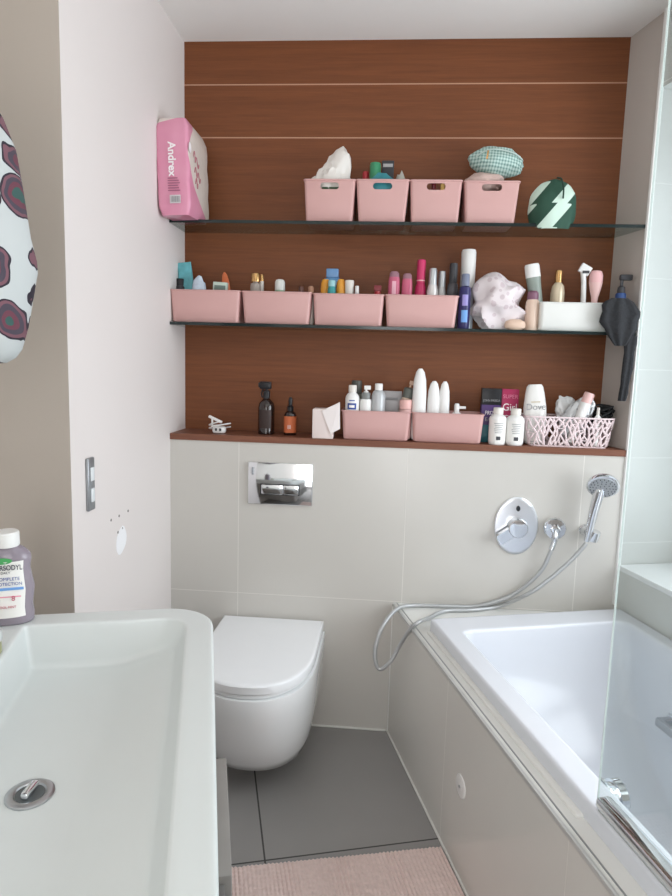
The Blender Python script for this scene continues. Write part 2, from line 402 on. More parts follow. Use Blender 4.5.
# glass screen
gs = thing('bath_screen', 'clear glass bath screen with chrome bottom rail standing on the bath rim', 'bath screen', (0, 0, 0))
bm = bm_new(); box(bm, .7430, .7470, .25, 1.006, .575, 2.35); mesh_obj('glass_panel', bm, glass_p, gs, smooth=False)
bm = bm_new(); box(bm, .7430, .7470, 1.0062, 1.0072, .575, 2.35); mesh_obj('glass_edge', bm, M('pale glass edge', (224, 230, 228), .3, var=.02), gs, smooth=False)
bm = bm_new(); box(bm, .7385, .771, .25, 1.007, .5625, .584, .006); mesh_obj('bottom_rail', bm, chrome, gs)
bm = bm_new(); box(bm, .7415, .746, .25, 1.0, .5587, .5625, .001); box(bm, .76, .766, .25, 1.0, .5587, .5625, .001); mesh_obj('rail_seal', bm, M('clear grey seal', (186, 190, 188), .3), gs)

# ------------------------------------------------------------------ shelves
for z, lab in ((SH1, 'upper glass shelf across the wood panelled niche, carrying the small pink bins'), (SH2, 'lower glass shelf across the niche, carrying wide pink bins and a white bin')):
    t = thing('glass_shelf', lab, 'shelf', (0, 0, z), TH, 'glass shelves in the niche')
    bm = bm_new(); prism(bm, [(UL+.001, S1+.003), (uX(S1+.003)-.004, S1+.003), (uX(S2)-.004, S2-.001), (UL+.001, S2-.001)], -.011, 0); mesh_obj('glass_pane', bm, glass_s, t, smooth=False)
    bm = bm_new(); prism(bm, [(UL+.001, S1), (uX(S1)-.004, S1), (uX(S1)-.004, S1+.003), (UL+.001, S1+.003)], -.011, 0); mesh_obj('front_edge', bm, glass_e, t, smooth=False)

# ------------------------------------------------------------------ bins
def bin_mesh(W0, W1, D0, D1, H, slot=None, th=.0022, r=.012):
    """body local: x across, y away (0 = front at the base), z up; W0/D0 base size, W1/D1 rim size"""
    bm = bm_new(); dy = (D1-D0)/2
    def lp(t, o, z): w = W0+(W1-W0)*t; d = D0+(D1-D0)*t; return rrect(-w/2+o, w/2-o, -dy*t+o, -dy*t+d-o, r, z, 4)
    L = [lp(0, .004, 0), lp(.03, 0, .004), lp(.5, 0, H*.5), lp(.95, 0, H*.955), lp(.95, -.0025, H*.96), lp(1, -.0025, H-.0015), lp(1, -.001, H), lp(1, th, H), lp(.97, th, H*.97), lp(.5, th, H*.5), lp(.05, th, .007), lp(0, .008, .004)]
    loft(bm, L)
    return bm
def cut_slot(o, w, h, x, z):
    """an oblong hand hole through the front wall"""
    b = bm_new(); pts = rrect(x-w/2, x+w/2, z-h/2, z+h/2, h*.45, 0, 5)
    loft(b, [[(p[0], y, p[1]) for p in pts] for y in (-.05, .03)])
    c = mesh_obj('cutter', b, pink, smooth=False); c.matrix_world = o.matrix_world.copy()
    md = o.modifiers.new('slot', 'BOOLEAN'); md.object = c; md.operation = 'DIFFERENCE'; md.solver = 'EXACT'
    # evaluate in the object's own space
    p, o.parent = o.parent, None; lm = o.matrix_basis.copy(); o.matrix_basis = Matrix(); c.matrix_basis = Matrix()
    dg = bpy.context.evaluated_depsgraph_get(); dg.update()
    me = bpy.data.meshes.new_from_object(o.evaluated_get(dg))
    o.modifiers.clear(); o.data = me; bpy.data.objects.remove(c)
    o.parent = p; o.matrix_basis = lm
    me.materials.clear(); me.materials.append(pink)

def place_bin(label, xl, xr, yt, xbl, xbr, z, s, D, group, mat=pink, slot=False, proto=None, name='storage_bin', yaw=0):
    """xl..xr = rim in the photo, xbl..xbr = base"""
    ym = yt+20
    uL, zt = us(xl, yt, s); uR, _ = us(xr, yt, s); ul = us(xbl, ym, s)[0]; ur = us(xbr, ym, s)[0]
    uc = (uL+uR+ul+ur)/4; H = us((xl+xr)/2, yt, s)[1]-z
    t = thing(name, label, 'bin', bloc(uc, s, z), TH+yaw, group)
    o = mesh_obj('bin_body', bin_mesh(ur-ul, uR-uL, D-.012, D, H, r=.010 if slot else .014), mat, t, angle=45)
    if slot: cut_slot(o, (uR-uL)*.36, .022, .0, H*.84)
    return t
g1 = 'small pink bins on the upper shelf'; g2 = 'wide pink bins on the lower shelf'; g3 = 'wide pink bins on the wooden ledge'
sb = S1+.014
place_bin('small pink bin with a white bag peaking out, leftmost of the four', 304, 355.5, 179.3, 306.6, 353, SH1, sb, .155, g1, slot=True)
place_bin('small pink bin holding a green capped jar and a teal packet', 356.8, 410, 179.5, 358.6, 405, SH1, sb, .155, g1, slot=True)
place_bin('small pink bin with nothing showing over its rim', 411, 463, 180, 411.5, 458.5, SH1, sb, .155, g1, slot=True)
place_bin('small pink bin with a green checked pouch piled on top', 465.3, 521, 181, 465.8, 514.8, SH1, sb, .155, g1, slot=True)
place_bin('wide pink bin at the left wall with an orange comb sticking out', 169.8, 240, 289.8, 172.6, 238.3, SH2, sb, .155, g2)
place_bin('wide pink bin holding a gold capped perfume bottle', 241.5, 311.5, 291.5, 244.5, 309, SH2, sb, .155, g2)
place_bin('wide pink bin holding a blue bottle and orange bottles', 312.8, 384, 293.8, 315, 382, SH2, sb, .155, g2)
place_bin('wide pink bin full of pink and silver bottles', 385.5, 459.2, 295, 387, 455, SH2, sb, .155, g2)
place_bin('wide pink bin on the ledge beside the paper cube, full of pump bottles', 341.8, 411, 411, 343.4, 408, LEDGE, sb, .155, g3)
place_bin('wide pink bin on the ledge holding three tall white bottles', 412.6, 484.6, 413.3, 413.4, 481, LEDGE, sb, .155, g3)
place_bin('glossy white bin at the right end of the lower glass shelf', 540, 612, 302.5, 540.5, 611, SH2, sb, .15, 'white bins', mat=M('glossy white bin', (226, 226, 222), .25, var=.02))

# ------------------------------------------------------------------ bottles, jars, packets
def item(name, label, cat, px, yt, wpx, zb, s, parts, group=None, fy=1.0, ry=0, rx=0, yaw=0, yb_=None):
    """parts: (part name, material, kind, data[, part label]); data in fractions of half width R and height H"""
    H0 = us(px, yt, s)[1]; H = H0-zb
    p = atB(px, yt+.5*H/pxsize(atB(px, yt, s)), s); uc = U.dot(p); R = wpx*pxsize(p)/2
    H = H/max(.6, math.cos(ry))
    loc = bloc(uc, s, zb)
    single = len(parts) == 1
    t = None if single else thing(name, label, cat, loc, TH+yaw, group, rx, ry)
    for prt in parts:
        pn_, mt, kind, dt = prt[:4]
        bm = bm_new()
        if kind == 'L': lathe(bm, [(r*R, h*H) for r, h in dt], 24, 1, fy)
        elif kind == 'B':
            x0, x1, y0, y1, z0, z1 = dt[:6]; box(bm, x0*R, x1*R, y0*R, y1*R, z0*H, z1*H, dt[6] if len(dt) > 6 else .0015)
        elif kind == 'A':                        # a printed label hugging the front of a round body: (r, h0, h1, half angle)
            r, h0, h1, ha = dt; lathe(bm, [(r*R+.0004, h0*H), (r*R+.0004, h1*H)], 14, 1, fy, a0=-PI/2-ha, a1=-PI/2+ha, cap=False)
        elif kind == 'F': dt(bm, R, H)
        elif kind == 'X':
            bm.free(); body, size, h, off, sx = dt
            text(pn_, body, size*H, mt, t, (0, -off*R*fy-.0007, h*H), sx=sx); continue
        if single: o = tag(mesh_obj(name, bm, mt, loc=loc, rot=(rx, ry, TH+yaw)), label, cat, group)
        else:
            o = mesh_obj(pn_, bm, mt, t)
            if len(prt) > 4: o['label'] = prt[4]
    return t
def bot(top=.72, neck=.42, capr=.45, b=.94):     # shouldered bottle body and cap profiles
    return [(b*.9, 0), (b, .02), (1, .08), (1, top-.1), (.93, top-.05), (.7, top-.005), (neck, top+.02), (neck, top+.05)], [(capr, top+.03), (capr, .98), (capr*.9, 1)]
SI = S1+.07

# --- upper shelf
def bagpeak(bm, R, H):
    blob(bm, R*.98, R*.8, H*.42, .1, 2.4, 3, 4, fold=.16, pull=((.38, -.1, 1), .75, 9), xf=Matrix.Translation((0, 0, H*.46)))
item('plastic_bag', 'white plastic bag peaking out of the leftmost small pink bin', 'bag', 331, 158, 43, SH1+.005, S1+.088, [('bag', M('white bag film', (232, 228, 222), .3, var=.05), 'F', bagpeak)])
tx = None
item('small_pouch', 'green packet glimpsed through the hand hole of the leftmost small bin', 'packet', 331, 185, 20, SH1+.006, S1+.026, [('pouch', M('dark green film', (40, 76, 46), .35, var=.3, vscale=60), 'B', (-1, 1, -.05, .4, 0, .95, .003))])
b1, c1 = bot(.66, .8, .86)
item('cream_jar', 'tall jar with a green cap in the second small pink bin', 'jar', 374.5, 163.5, 11, SH1+.006, SI+.01, [('body', wplas2, 'L', b1), ('cap', green, 'L', [(.95, .66), (1, .7), (1, .97), (.92, 1)])])
item('medicine_box', 'dark grey box standing behind the teal packet in the second small bin', 'box', 387, 162, 12, SH1+.006, SI+.045, [('carton', dgrey, 'B', (-1, 1, -.8, .8, 0, 1)), ('print_band', M('pale grey print', (170, 168, 170), .5), 'B', (-.8, .8, -.86, -.79, .9, .95, .0004))])
item('wipes_packet', 'teal soft packet across the front of the second small pink bin', 'packet', 381, 173.5, 34, SH1+.006, S1+.040, [('packet', M('teal film', (54, 132, 142), .3, var=.2, vscale=50), 'F', lambda bm, R, H: blob(bm, R, R*.35, H*.5, .12, 2, 5, 3, fold=.08, xf=Matrix.Translation((0, 0, H*.5))))])
item('foil_packet', 'crumpled grey packet at the right of the second small pink bin', 'packet', 400, 172.5, 15, SH1+.006, SI+.02, [('packet', M('grey foil film', (176, 176, 168), .3, .3, var=.15, vscale=60), 'F', lambda bm, R, H: blob(bm, R, R*.7, H*.5, .2, 2.2, 6, 3, fold=.1, xf=Matrix.Translation((0, 0, H*.5))))])
item('small_bottle', 'tiny red capped bottle at the left of the second small pink bin', 'bottle', 365, 172, 8, SH1+.006, SI+.02, [('body', wplas2, 'L', [(.9, 0), (1, .05), (1, .75), (.7, .82)]), ('cap', red, 'L', [(.8, .8), (.8, .97), (.7, 1)])])
item('nail_bottle', 'dark red bottle glimpsed through the hand hole of the third small bin', 'bottle', 433, 184, 9, SH1+.006, S1+.032, [('body', M('dark red glass', (92, 28, 34), .2), 'L', [(.95, 0), (1, .05), (1, .8), (.5, .86), (.5, 1)])])
item('lotion_bottle', 'cream bottle glimpsed through the hand hole of the third small bin', 'bottle', 442, 184, 9, SH1+.006, S1+.032, [('body', M('yellow cream plastic', (220, 186, 112), .4), 'L', [(.95, 0), (1, .05), (1, .8), (.5, .86), (.5, 1)])])
# checked pouch over a pinkish pouch
def check_mat(name, a, b_, sc):
    m, nt, b = newmat(name); co = objco(nt); sp = nd(nt, 'ShaderNodeSeparateXYZ'); nt.links.new(co, sp.inputs[0])
    f = None
    for ax in (0, 2):
        w = math_n(nt, 'GREATER_THAN', math_n(nt, 'SINE', math_n(nt, 'MULTIPLY', sp.outputs[ax], sc)), .1); f = w if f is None else math_n(nt, 'ADD', f, w)
    g = nd(nt, 'ShaderNodeMix', data_type='RGBA'); nt.links.new(math_n(nt, 'MULTIPLY', f, .5), g.inputs[0]); g.inputs[6].default_value = S(*a); g.inputs[7].default_value = S(*b_)
    nt.links.new(g.outputs[2], b.inputs['Base Color']); b.inputs['Roughness'].default_value = .8
    return m
u_, z_ = us(484, 176, S1+.08)
t = tag(mesh_obj('floral_pouch', (lambda b: (blob(b, .070, .055, .036, .14, 1.6, 8, 4, fold=.08), b)[1])(bm_new()), M('dusty floral cotton', (206, 180, 172), .8, var=.22, vscale=70), loc=bloc(u_, S1+.078, SH1+.165-.018), rot=(0, 0, TH)), 'dusty pink floral pouch squashed under the green checked pouch', 'pouch')
u_, z_ = us(497, 162, S1+.07)
t = thing('checked_pouch', 'green and white checked zip pouch lying on top of the rightmost small bin', 'pouch', bloc(u_, S1+.08, z_), TH, None, 0, .12)
bm = bm_new(); blob(bm, .094, .06, .05, .10, 1.5, 9, 4, fold=.09); mesh_obj('pouch_body', bm, check_mat('green gingham cotton', (196, 218, 212), (112, 150, 142), 620), t)
bm = bm_new(); tube(bm, smooth_path([(-.078, -.038, .0), (-.04, -.060, .02), (.0, -.064, .024), (.05, -.056, .02), (.082, -.03, .012)], 6), .0024, 6); mesh_obj('zip', bm, M('pale zip tape', (188, 206, 200), .6), t)
bm = bm_new(); box(bm, -.045, -.039, -.068, -.062, -.012, .016, .001); mesh_obj('zip_pull', bm, gold, t)
# triangle-patterned pouch
def tri_mat():
    m, nt, b = newmat('green triangle print cotton'); co = objco(nt)
    sp = nd(nt, 'ShaderNodeSeparateXYZ'); nt.links.new(co, sp.inputs[0])
    P_ = .115
    row = math_n(nt, 'FLOOR', math_n(nt, 'DIVIDE', math_n(nt, 'ADD', sp.outputs[2], 1.03), .078))
    fz = math_n(nt, 'FRACT', math_n(nt, 'DIVIDE', math_n(nt, 'ADD', sp.outputs[2], 1.03), .078))
    fx = math_n(nt, 'FRACT', math_n(nt, 'ADD', math_n(nt, 'DIVIDE', math_n(nt, 'ADD', sp.outputs[0], 5.0), P_), math_n(nt, 'MULTIPLY', row, .62)))
    w = math_n(nt, 'LESS_THAN', math_n(nt, 'ABSOLUTE', math_n(nt, 'SUBTRACT', math_n(nt, 'ADD', fx, math_n(nt, 'MULTIPLY', fz, -.55)), .25)), .23)
    g = nd(nt, 'ShaderNodeMix', data_type='RGBA'); nt.links.new(w, g.inputs[0]); g.inputs[6].default_value = S(36, 74, 58); g.inputs[7].default_value = S(200, 222, 208)
    nt.links.new(g.outputs[2], b.inputs['Base Color']); b.inputs['Roughness'].default_value = .75
    return m
u_, z_ = us(553, 207, S1+.02); u0 = us(529, 207, S1+.02)[0]; u1 = us(577, 207, S1+.02)[0]
hw = (u1-u0)/2
t = thing('patterned_pouch', 'rounded pouch with dark green and pale triangles near the right wall', 'pouch', bloc(u_, S1+.030, SH1), TH)
bm = bm_new(); lps = []
for k in range(15):
    a = k/14; ww = hw*(.84+.16*math.sin(PI*min(1, a*1.1+.1)))*(1 if a < .6 else max(.08, (1-((a-.6)/.41)**2.6))**.5); dd = .058*math.sin(PI*(.27+.66*a))**.6
    z = .001+.146*a
    rg = []
    for x in [2*PI*i/32 for i in range(32)]:
        X_ = ww*math.cos(x)*(1+.05*noise.noise(Vector((math.cos(x)*2, math.sin(x)*2, a*4)))); Y_ = dd*math.sin(x)*(1+.1*noise.noise(Vector((math.cos(x)*2, math.sin(x)*2, a*4+9))))
        rg.append((X_, Y_, z - (.020*(1-a)**2 if Y_ < -.033 else 0)))
    lps.append(rg)
loft(bm, lps); mesh_obj('pouch_body', bm, tri_mat(), t)
bm = bm_new(); tube(bm, smooth_path([(.02, -.058, .075), (.018, -.062, .11), (.012, -.05, .14), (.006, -.02, .152)], 5), .0028, 8); mesh_obj('drawstring', bm, M('dark green cord', (30, 60, 48), .7), t)
# toilet roll multipack
t = thing('toilet_roll_pack', 'pink and white toilet roll pack leaning in the left corner of the upper shelf', 'toilet rolls', bloc(UL+.004, 2.185, SH1-.012), TH, None, 0, math.radians(-2.0))
PW, PD, PH = .112, .235, .312
bm = bm_new(); lps = []
for k in range(13):
    a = k/12; o = .010*(1-math.sin(PI*min(max(a, .0), 1))**.12); bul = .0025*abs(math.sin(a*PI*3))
    dz = 0
    lps.append([(x, y, z+(.012 if (y > PD*.35 and a < .05) else 0)) for x, y, z in rrect(o-bul*.0, PW-o+bul, o-bul, PD-o+bul, .012, PH*a, 4)])
loft(bm, lps)
for f in bm.faces:
    c = f.calc_center_median(); f.material_index = 0
def pack_mat():
    m, nt, b = newmat('printed pink pack film'); co = objco(nt); sp = nd(nt, 'ShaderNodeSeparateXYZ'); nt.links.new(co, sp.inputs[0])
    # white swoosh on the right-hand side: boundary depth varies with height
    zz = math_n(nt, 'DIVIDE', sp.outputs[2], PH)
    edge = math_n(nt, 'ADD', math_n(nt, 'MULTIPLY', math_n(nt, 'POWER', math_n(nt, 'ABSOLUTE', math_n(nt, 'SUBTRACT', zz, .62)), 2.0), .62), .004)
    f = math_n(nt, 'GREATER_THAN', sp.outputs[1], edge)
    top = math_n(nt, 'GREATER_THAN', math_n(nt, 'SUBTRACT', zz, math_n(nt, 'MULTIPLY', sp.outputs[0], .75)), .945)
    f = math_n(nt, 'MAXIMUM', f, top)
    tn = nd(nt, 'ShaderNodeTexNoise'); tn.inputs['Scale'].default_value = 9; nt.links.new(co, tn.inputs['Vector'])
    p = nd(nt, 'ShaderNodeMix', data_type='RGBA'); nt.links.new(tn.outputs['Fac'], p.inputs[0]); p.inputs[6].default_value = S(210, 128, 158); p.inputs[7].default_value = S(226, 162, 184)
    g = nd(nt, 'ShaderNodeMix', data_type='RGBA'); nt.links.new(f, g.inputs[0]); nt.links.new(p.outputs[2], g.inputs[6]); g.inputs[7].default_value = S(222, 212, 204)
    nt.links.new(g.outputs[2], b.inputs['Base Color']); b.inputs['Roughness'].default_value = .22
    bp = nd(nt, 'ShaderNodeBump'); bp.inputs['Strength'].default_value = .35; bp.inputs['Distance'].default_value = .004
    t2 = nd(nt, 'ShaderNodeTexNoise'); t2.inputs['Scale'].default_value = 22; nt.links.new(co, t2.inputs['Vector']); nt.links.new(t2.outputs['Fac'], bp.inputs['Height']); nt.links.new(bp.outputs['Normal'], b.inputs['Normal'])
    return m
mesh_obj('wrapped_rolls', bm, pack_mat(), t, angle=60)
text('brand_lettering', 'Andrex', .036, ink_w, t, (.056, -.0045, .178), (PI/2, PI/2, 0), bold=.0009)
bm = bm_new(); box(bm, .045, .082, -.0065, -.005, .035, .062, .0003); lab = mesh_obj('barcode_panel', bm, M('pale barcode paper', (206, 200, 202), .5), t)
bm = bm_new()
for k in range(11): box(bm, .049+.0028*k, .0502+.0028*k+.0006*(k % 3), -.0071, -.0065, .039, .058)
mesh_obj('barcode', bm, ink_g, lab)
bm = bm_new()
for k in range(6): box(bm, .040, .082-.004*(k % 3), -.0062, -.0052, .075+.008*k, .078+.008*k)
mesh_obj('small_print', bm, M('grey pink ink', (160, 96, 122), .5), t)
bm = bm_new(); lathe(bm, [(.017, 0), (.016, .001)], 24, .75, 1, xf=Matrix.Translation((PW+.003, .012, .218)) @ Matrix.Rotation(PI/2, 4, 'Y') @ Matrix.Rotation(PI/2, 4, 'Z')); mesh_obj('round_badge', bm, ink_w, t)
bm = bm_new()
for k, (y, z, w) in enumerate(((.06, .20, .03), (.085, .185, .05), (.07, .15, .04), (.10, .14, .045), (.075, .115, .03))):
    tube(bm, smooth_path([(PW+.0035, y-w*.4, z), (PW+.0045, y-w*.1, z+.02), (PW+.0045, y+w*.2, z-.012), (PW+.0035, y+w*.5, z+.006)], 5), .0016, 6)
mesh_obj('side_lettering', bm, M('dusty rose ink', (176, 112, 122), .5), t)

# --- lower glass shelf
zf = SH2+.006
item('dark_jar', 'dark grey jar against the left wall in the comb bin', 'jar', 180, 279, 13, zf, SI+.03, [('body', dgrey, 'L', [(.9, 0), (1, .05), (1, .8), (.8, .84)]), ('lid', black, 'L', [(.86, .84), (.86, .98), (.8, 1)])])
item('paste_packet', 'teal and white upright packet in the comb bin, its tallest', 'packet', 190, 262.5, 15, zf, SI+.03, [('packet', M('teal and white film', (96, 168, 176), .3, var=.5, vscale=45), 'F', lambda bm, R, H: loft(bm, [rrect(-R*w, R*w, -R*d, R*d, R*d*.9, H*h, 4) for w, d, h in ((.8, .3, 0), (.95, .42, .1), (1, .42, .6), (.96, .25, .85), (.9, .05, 1))]))], ry=-.10)
item('white_packet', 'white and blue crumpled packet in front of the teal packet', 'packet', 199, 276, 15, zf, SI-.005, [('packet', M('white and blue film', (196, 210, 226), .3, var=.35, vscale=55), 'F', lambda bm, R, H: blob(bm, R*1.05, R*.6, H*.5, .15, 2.5, 12, 3, fold=.1, xf=Matrix.Translation((0, 0, H*.5))))])
item('plaster_box', 'small pale green and white box in the comb bin', 'box', 219, 282.5, 14, zf, SI, [('carton', M('pale green card', (196, 212, 200), .5), 'B', (-1, 1, -.5, .5, 0, 1, .001)), ('print_band', M('grey green print', (110, 128, 120), .5), 'B', (-.8, .8, -.56, -.49, .8, .92, .0004))], ry=.05)
item('hair_comb', 'orange brown comb leaning out of the pink bin at the left wall', 'comb', 230.5, 272.5, 9, zf, SI+.01, [('comb', terra, 'F', lambda bm, R, H: loft(bm, [[(R*.9*math.cos(t_)*w, R*.22*math.sin(t_), H*h) for t_ in [2*PI*i/16 for i in range(16)]] for w, h in ((.7, 0), (.9, .2), (1, .55), (.95, .8), (.6, .95), (.2, 1))]))], ry=-.13)
pb = [(.95, 0), (1, .03), (1, .74), (.9, .79), (.5, .82), (.5, .84)]
item('perfume_bottle', 'clear perfume bottle with a gold cap in the second wide bin', 'perfume', 255.5, 273.5, 11, zf, SI, [('body', M('clear perfume glass', (206, 196, 186), .05, var=.02, trans=.5), 'L', pb), ('cap', gold, 'L', [(.85, .83), (.85, .98), (.78, 1)])])
item('nail_file_tube', 'slim gold topped tube right beside the perfume bottle', 'tube', 261.5, 274.5, 4.5, zf, SI+.02, [('body', wplas2, 'L', [(.9, 0), (1, .05), (1, .86)]), ('cap', gold, 'L', [(1.05, .86), (1.05, .97), (.8, 1)])])
item('roll_on_bottle', 'small grey white roll-on standing alone right of the perfume', 'deodorant', 279.7, 279.3, 10.5, zf, SI, [('body', M('pale green plastic', (150, 180, 150), .35), 'L', [(.9, 0), (1, .05), (1, .72), (.95, .75)]), ('cap', M('translucent white cap', (214, 216, 212), .3), 'L', [(.98, .75), (.95, .93), (.75, .985), (.4, 1)])])
for px, yt, lab in ((301, 286.5, 'small brown cap at the right end of the perfume bin, the left of two'), (310.5, 286.2, 'small tan cap in the right corner of the perfume bin')):
    item('small_bottle', lab, 'bottle', px, yt, 7, zf, SI, [('body', wplas2, 'L', [(.9, 0), (1, .05), (1, .72), (.7, .78)]), ('cap', brown if px < 305 else M('tan plastic', (170, 128, 104), .4), 'L', [(.8, .76), (.8, .96), (.6, 1)])])
item('shampoo_bottle', 'soft blue bottle with a stepped cap behind the orange bottles', 'bottle', 332, 269, 22, zf, SI+.045, [('body', blue, 'L', [(.9, 0), (1, .04), (1, .72), (.96, .80), (.6, .84)]), ('cap', M('blue cap plastic', (106, 146, 190), .35), 'B', (-.55, .55, -.35, .35, .84, 1, .003))], fy=.5)
for px, lab in ((325, 'orange bottle left of the little teal bottle'), (340.5, 'yellow orange bottle right of the little teal bottle')):
    item('vitamin_bottle', lab, 'bottle', px, 279.5, 9.5, zf, SI+.01, [('body', orange, 'L', [(.9, 0), (1, .04), (1, .8), (.9, .93), (.6, 1)]), ('label_band', M('pale orange label', (236, 190, 110), .5), 'A', (1, .2, .7, 1.2))])
item('teal_bottle', 'little teal bottle between the two orange ones', 'bottle', 331.3, 280.5, 8, zf, SI-.015, [('body', teal, 'L', [(.9, 0), (1, .04), (1, .8), (.8, .86)]), ('cap', M('pale teal cap', (150, 196, 200), .35), 'L', [(.9, .86), (.9, .98), (.8, 1)])])
item('cream_tube', 'white tube right of the orange bottles', 'tube', 349, 280.5, 9, zf, SI, [('body', wplas, 'L', [(.75, 0), (.8, .6), (.9, .7)]), ('cap', wplas2, 'L', [(.95, .7), (1, .98), (.92, 1)])])
item('clear_vial', 'tiny clear vial right of the white tube', 'vial', 356.5, 286, 6, zf, SI-.01, [('body', grpl, 'L', [(.9, 0), (1, .05), (1, .8)]), ('cap', wplas, 'L', [(.7, .8), (.6, 1)])])
item('lip_balm', 'small dark red capped tube near the right end of the orange bottle bin', 'tube', 377, 285.5, 6, zf, SI, [('body', red, 'L', [(.9, 0), (1, .05), (1, .85)]), ('cap', M('dark red cap', (126, 42, 50), .35), 'B', (-1.2, 1.2, -.5, .5, .86, 1, .001))])
pinkb = [(.9, 0), (1, .03), (1, .72), (.94, .85), (.86, .9)]
item('pink_bottle', 'dusty pink flat bottle at the left of the pink and silver bin', 'bottle', 393.5, 271.5, 11.5, zf, SI+.01, [('body', dpink, 'L', pinkb), ('cap', M('grey pink cap', (150, 110, 122), .35), 'L', [(.86, .9), (.8, .97), (.5, 1)]), ('pale_stripe', M('pale pink stripe', (232, 178, 192), .4), 'A', (1, .35, .82, .35))], fy=.6)
item('pink_bottle', 'shorter dusty pink bottle left of the magenta spray', 'bottle', 406.5, 273.5, 10.5, zf, SI+.01, [('body', dpink, 'L', pinkb), ('cap', M('grey pink cap', (150, 110, 122), .35), 'L', [(.86, .9), (.8, .97), (.5, 1)])], fy=.6)
item('hair_spray', 'magenta spray bottle, tallest in the pink and silver bin', 'spray', 420.3, 260, 11.5, zf, SI+.02, [('body', mag, 'L', [(.9, 0), (1, .03), (1, .5), (.9, .6), (.68, .66)]), ('cap', M('magenta cap plastic', (200, 52, 102), .3), 'L', [(.74, .66), (.74, .98), (.66, 1)]), ('pale_band', lpink, 'L', [(.76, .685), (.76, .70)])])
item('silver_bottle', 'silver white bottle just right of the magenta spray', 'bottle', 432, 268.5, 11, zf, SI+.005, [('body', M('pearl white plastic', (216, 212, 210), .25, .2), 'L', [(.9, 0), (1, .03), (1, .6), (.8, .72)]), ('cap', silver, 'L', [(.75, .72), (.7, .97), (.6, 1)])])
item('silver_bottle', 'shorter silver bottle between the pearl bottle and the dark one', 'bottle', 441, 271.5, 9, zf, SI+.03, [('body', M('pearl grey plastic', (196, 194, 194), .25, .2), 'L', [(.9, 0), (1, .03), (1, .62), (.8, .72)]), ('cap', silver, 'L', [(.85, .72), (.8, .97), (.7, 1)])])
item('dark_bottle', 'dark grey bottle at the right end of the pink and silver bin', 'bottle', 452.3, 263.5, 12, zf, SI+.02, [('body', M('smoky grey plastic', (74, 72, 76), .25), 'L', [(.9, 0), (1, .03), (1, .55), (.8, .68), (.6, .7)]), ('cap', dgrey, 'L', [(.66, .7), (.66, .98), (.6, 1)])])
item('aerosol_can', 'tall aerosol can with a white cap right of the wide bins', 'aerosol', 467, 250, 14.5, SH2, S1+.125, [('can', M('white and blue print', (206, 210, 222), .25, .3), 'L', [(.92, 0), (1, .01), (1, .5), (.94, .53)]), ('cap', wplas, 'L', [(.98, .53), (1, .55), (1, .97), (.9, 1)]), ('collar', M('grey collar', (160, 162, 170), .3, .4), 'L', [(1.01, .50), (1.01, .53)])])
item('shampoo_bottle', 'navy purple bottle with a grey cap in front of the tall aerosol', 'bottle', 464.5, 274, 11.5, SH2, S1+.045, [('body', navy, 'L', [(.92, 0), (1, .02), (1, .7), (.9, .76), (.6, .78)]), ('cap', M('blue grey cap', (120, 128, 150), .3), 'L', [(.7, .78), (.7, .98), (.6, 1)]), ('light_print', M('sky blue print', (110, 160, 220), .4), 'A', (1, .12, .34, .55)), ('pale_print', M('lilac print', (150, 140, 200), .4), 'A', (1, .42, .62, .5))])
def cloth_mat(name, a, b_, sc=26):
    m, nt, b = newmat(name); co = objco(nt); v = nd(nt, 'ShaderNodeTexVoronoi'); v.inputs['Scale'].default_value = sc; nt.links.new(co, v.inputs['Vector'])
    f = math_n(nt, 'MULTIPLY', math_n(nt, 'LESS_THAN', v.outputs['Distance'], .34), .6); g = nd(nt, 'ShaderNodeMix', data_type='RGBA'); nt.links.new(f, g.inputs[0]); g.inputs[6].default_value = S(*a); g.inputs[7].default_value = S(*b_)
    nt.links.new(g.outputs[2], b.inputs['Base Color']); b.inputs['Roughness'].default_value = .6
    return m
u_, z_ = us(498.5, 306, S1+.06); hw = 28.5*pxsize(atB(498, 306, S1+.06))
t = tag(mesh_obj('crumpled_cap', (lambda b: (blob(b, hw*.92, .060, .092, .16, .62, 23, 5, flat=-.083, fold=.42, pull=((-.25, 0, 1), .22, 3)), b)[1])(bm_new()), cloth_mat('pale floral cotton', (222, 212, 214), (186, 166, 172), 36), loc=bloc(u_, S1+.072, SH2+.0868), rot=(0, 0, TH)), 'crumpled pale floral shower cap on the lower shelf beside the aerosol', 'shower cap')
item('soap_bar', 'small beige oval soap lying in front of the floral cap', 'soap', 515, 319.5, 21, SH2, S1+.024, [('soap', M('beige soap', (214, 186, 166), .5), 'L', [(.6, 0), (.95, .2), (1, .5), (.9, .8), (.5, 1)])], fy=.5)
item('lotion_bottle', 'beige bottle with a mauve cap left of the white bin', 'bottle', 532, 291, 13.5, SH2, S1+.05, [('body', beige, 'L', [(.9, 0), (1, .03), (1, .62), (.92, .74), (.74, .79)]), ('cap', mauve, 'L', [(.78, .78), (.8, .8), (.78, .95), (.5, 1)])])
item('cream_tube', 'pale grey green tube leaning left at the left end of the white bin', 'tube', 541.5, 264.5, 14.5, zf, SI+.02, [('body', M('grey green tube plastic', (140, 150, 142), .35), 'L', [(.75, 0), (.85, .3), (.95, .72), (1, .80)]), ('cap', wplas, 'L', [(1.02, .80), (1, .97), (.9, 1)])], ry=-.18, fy=.7)
item('perfume_bottle', 'pale gold bottle with a slim gold cap in the white bin', 'bottle', 557, 270.5, 13.5, zf, SI+.02, [('body', M('champagne plastic', (214, 198, 172), .25, .2), 'L', [(.9, 0), (1, .03), (1, .62), (.85, .74), (.46, .80)]), ('cap', gold, 'L', [(.52, .80), (.52, .98), (.46, 1)])])
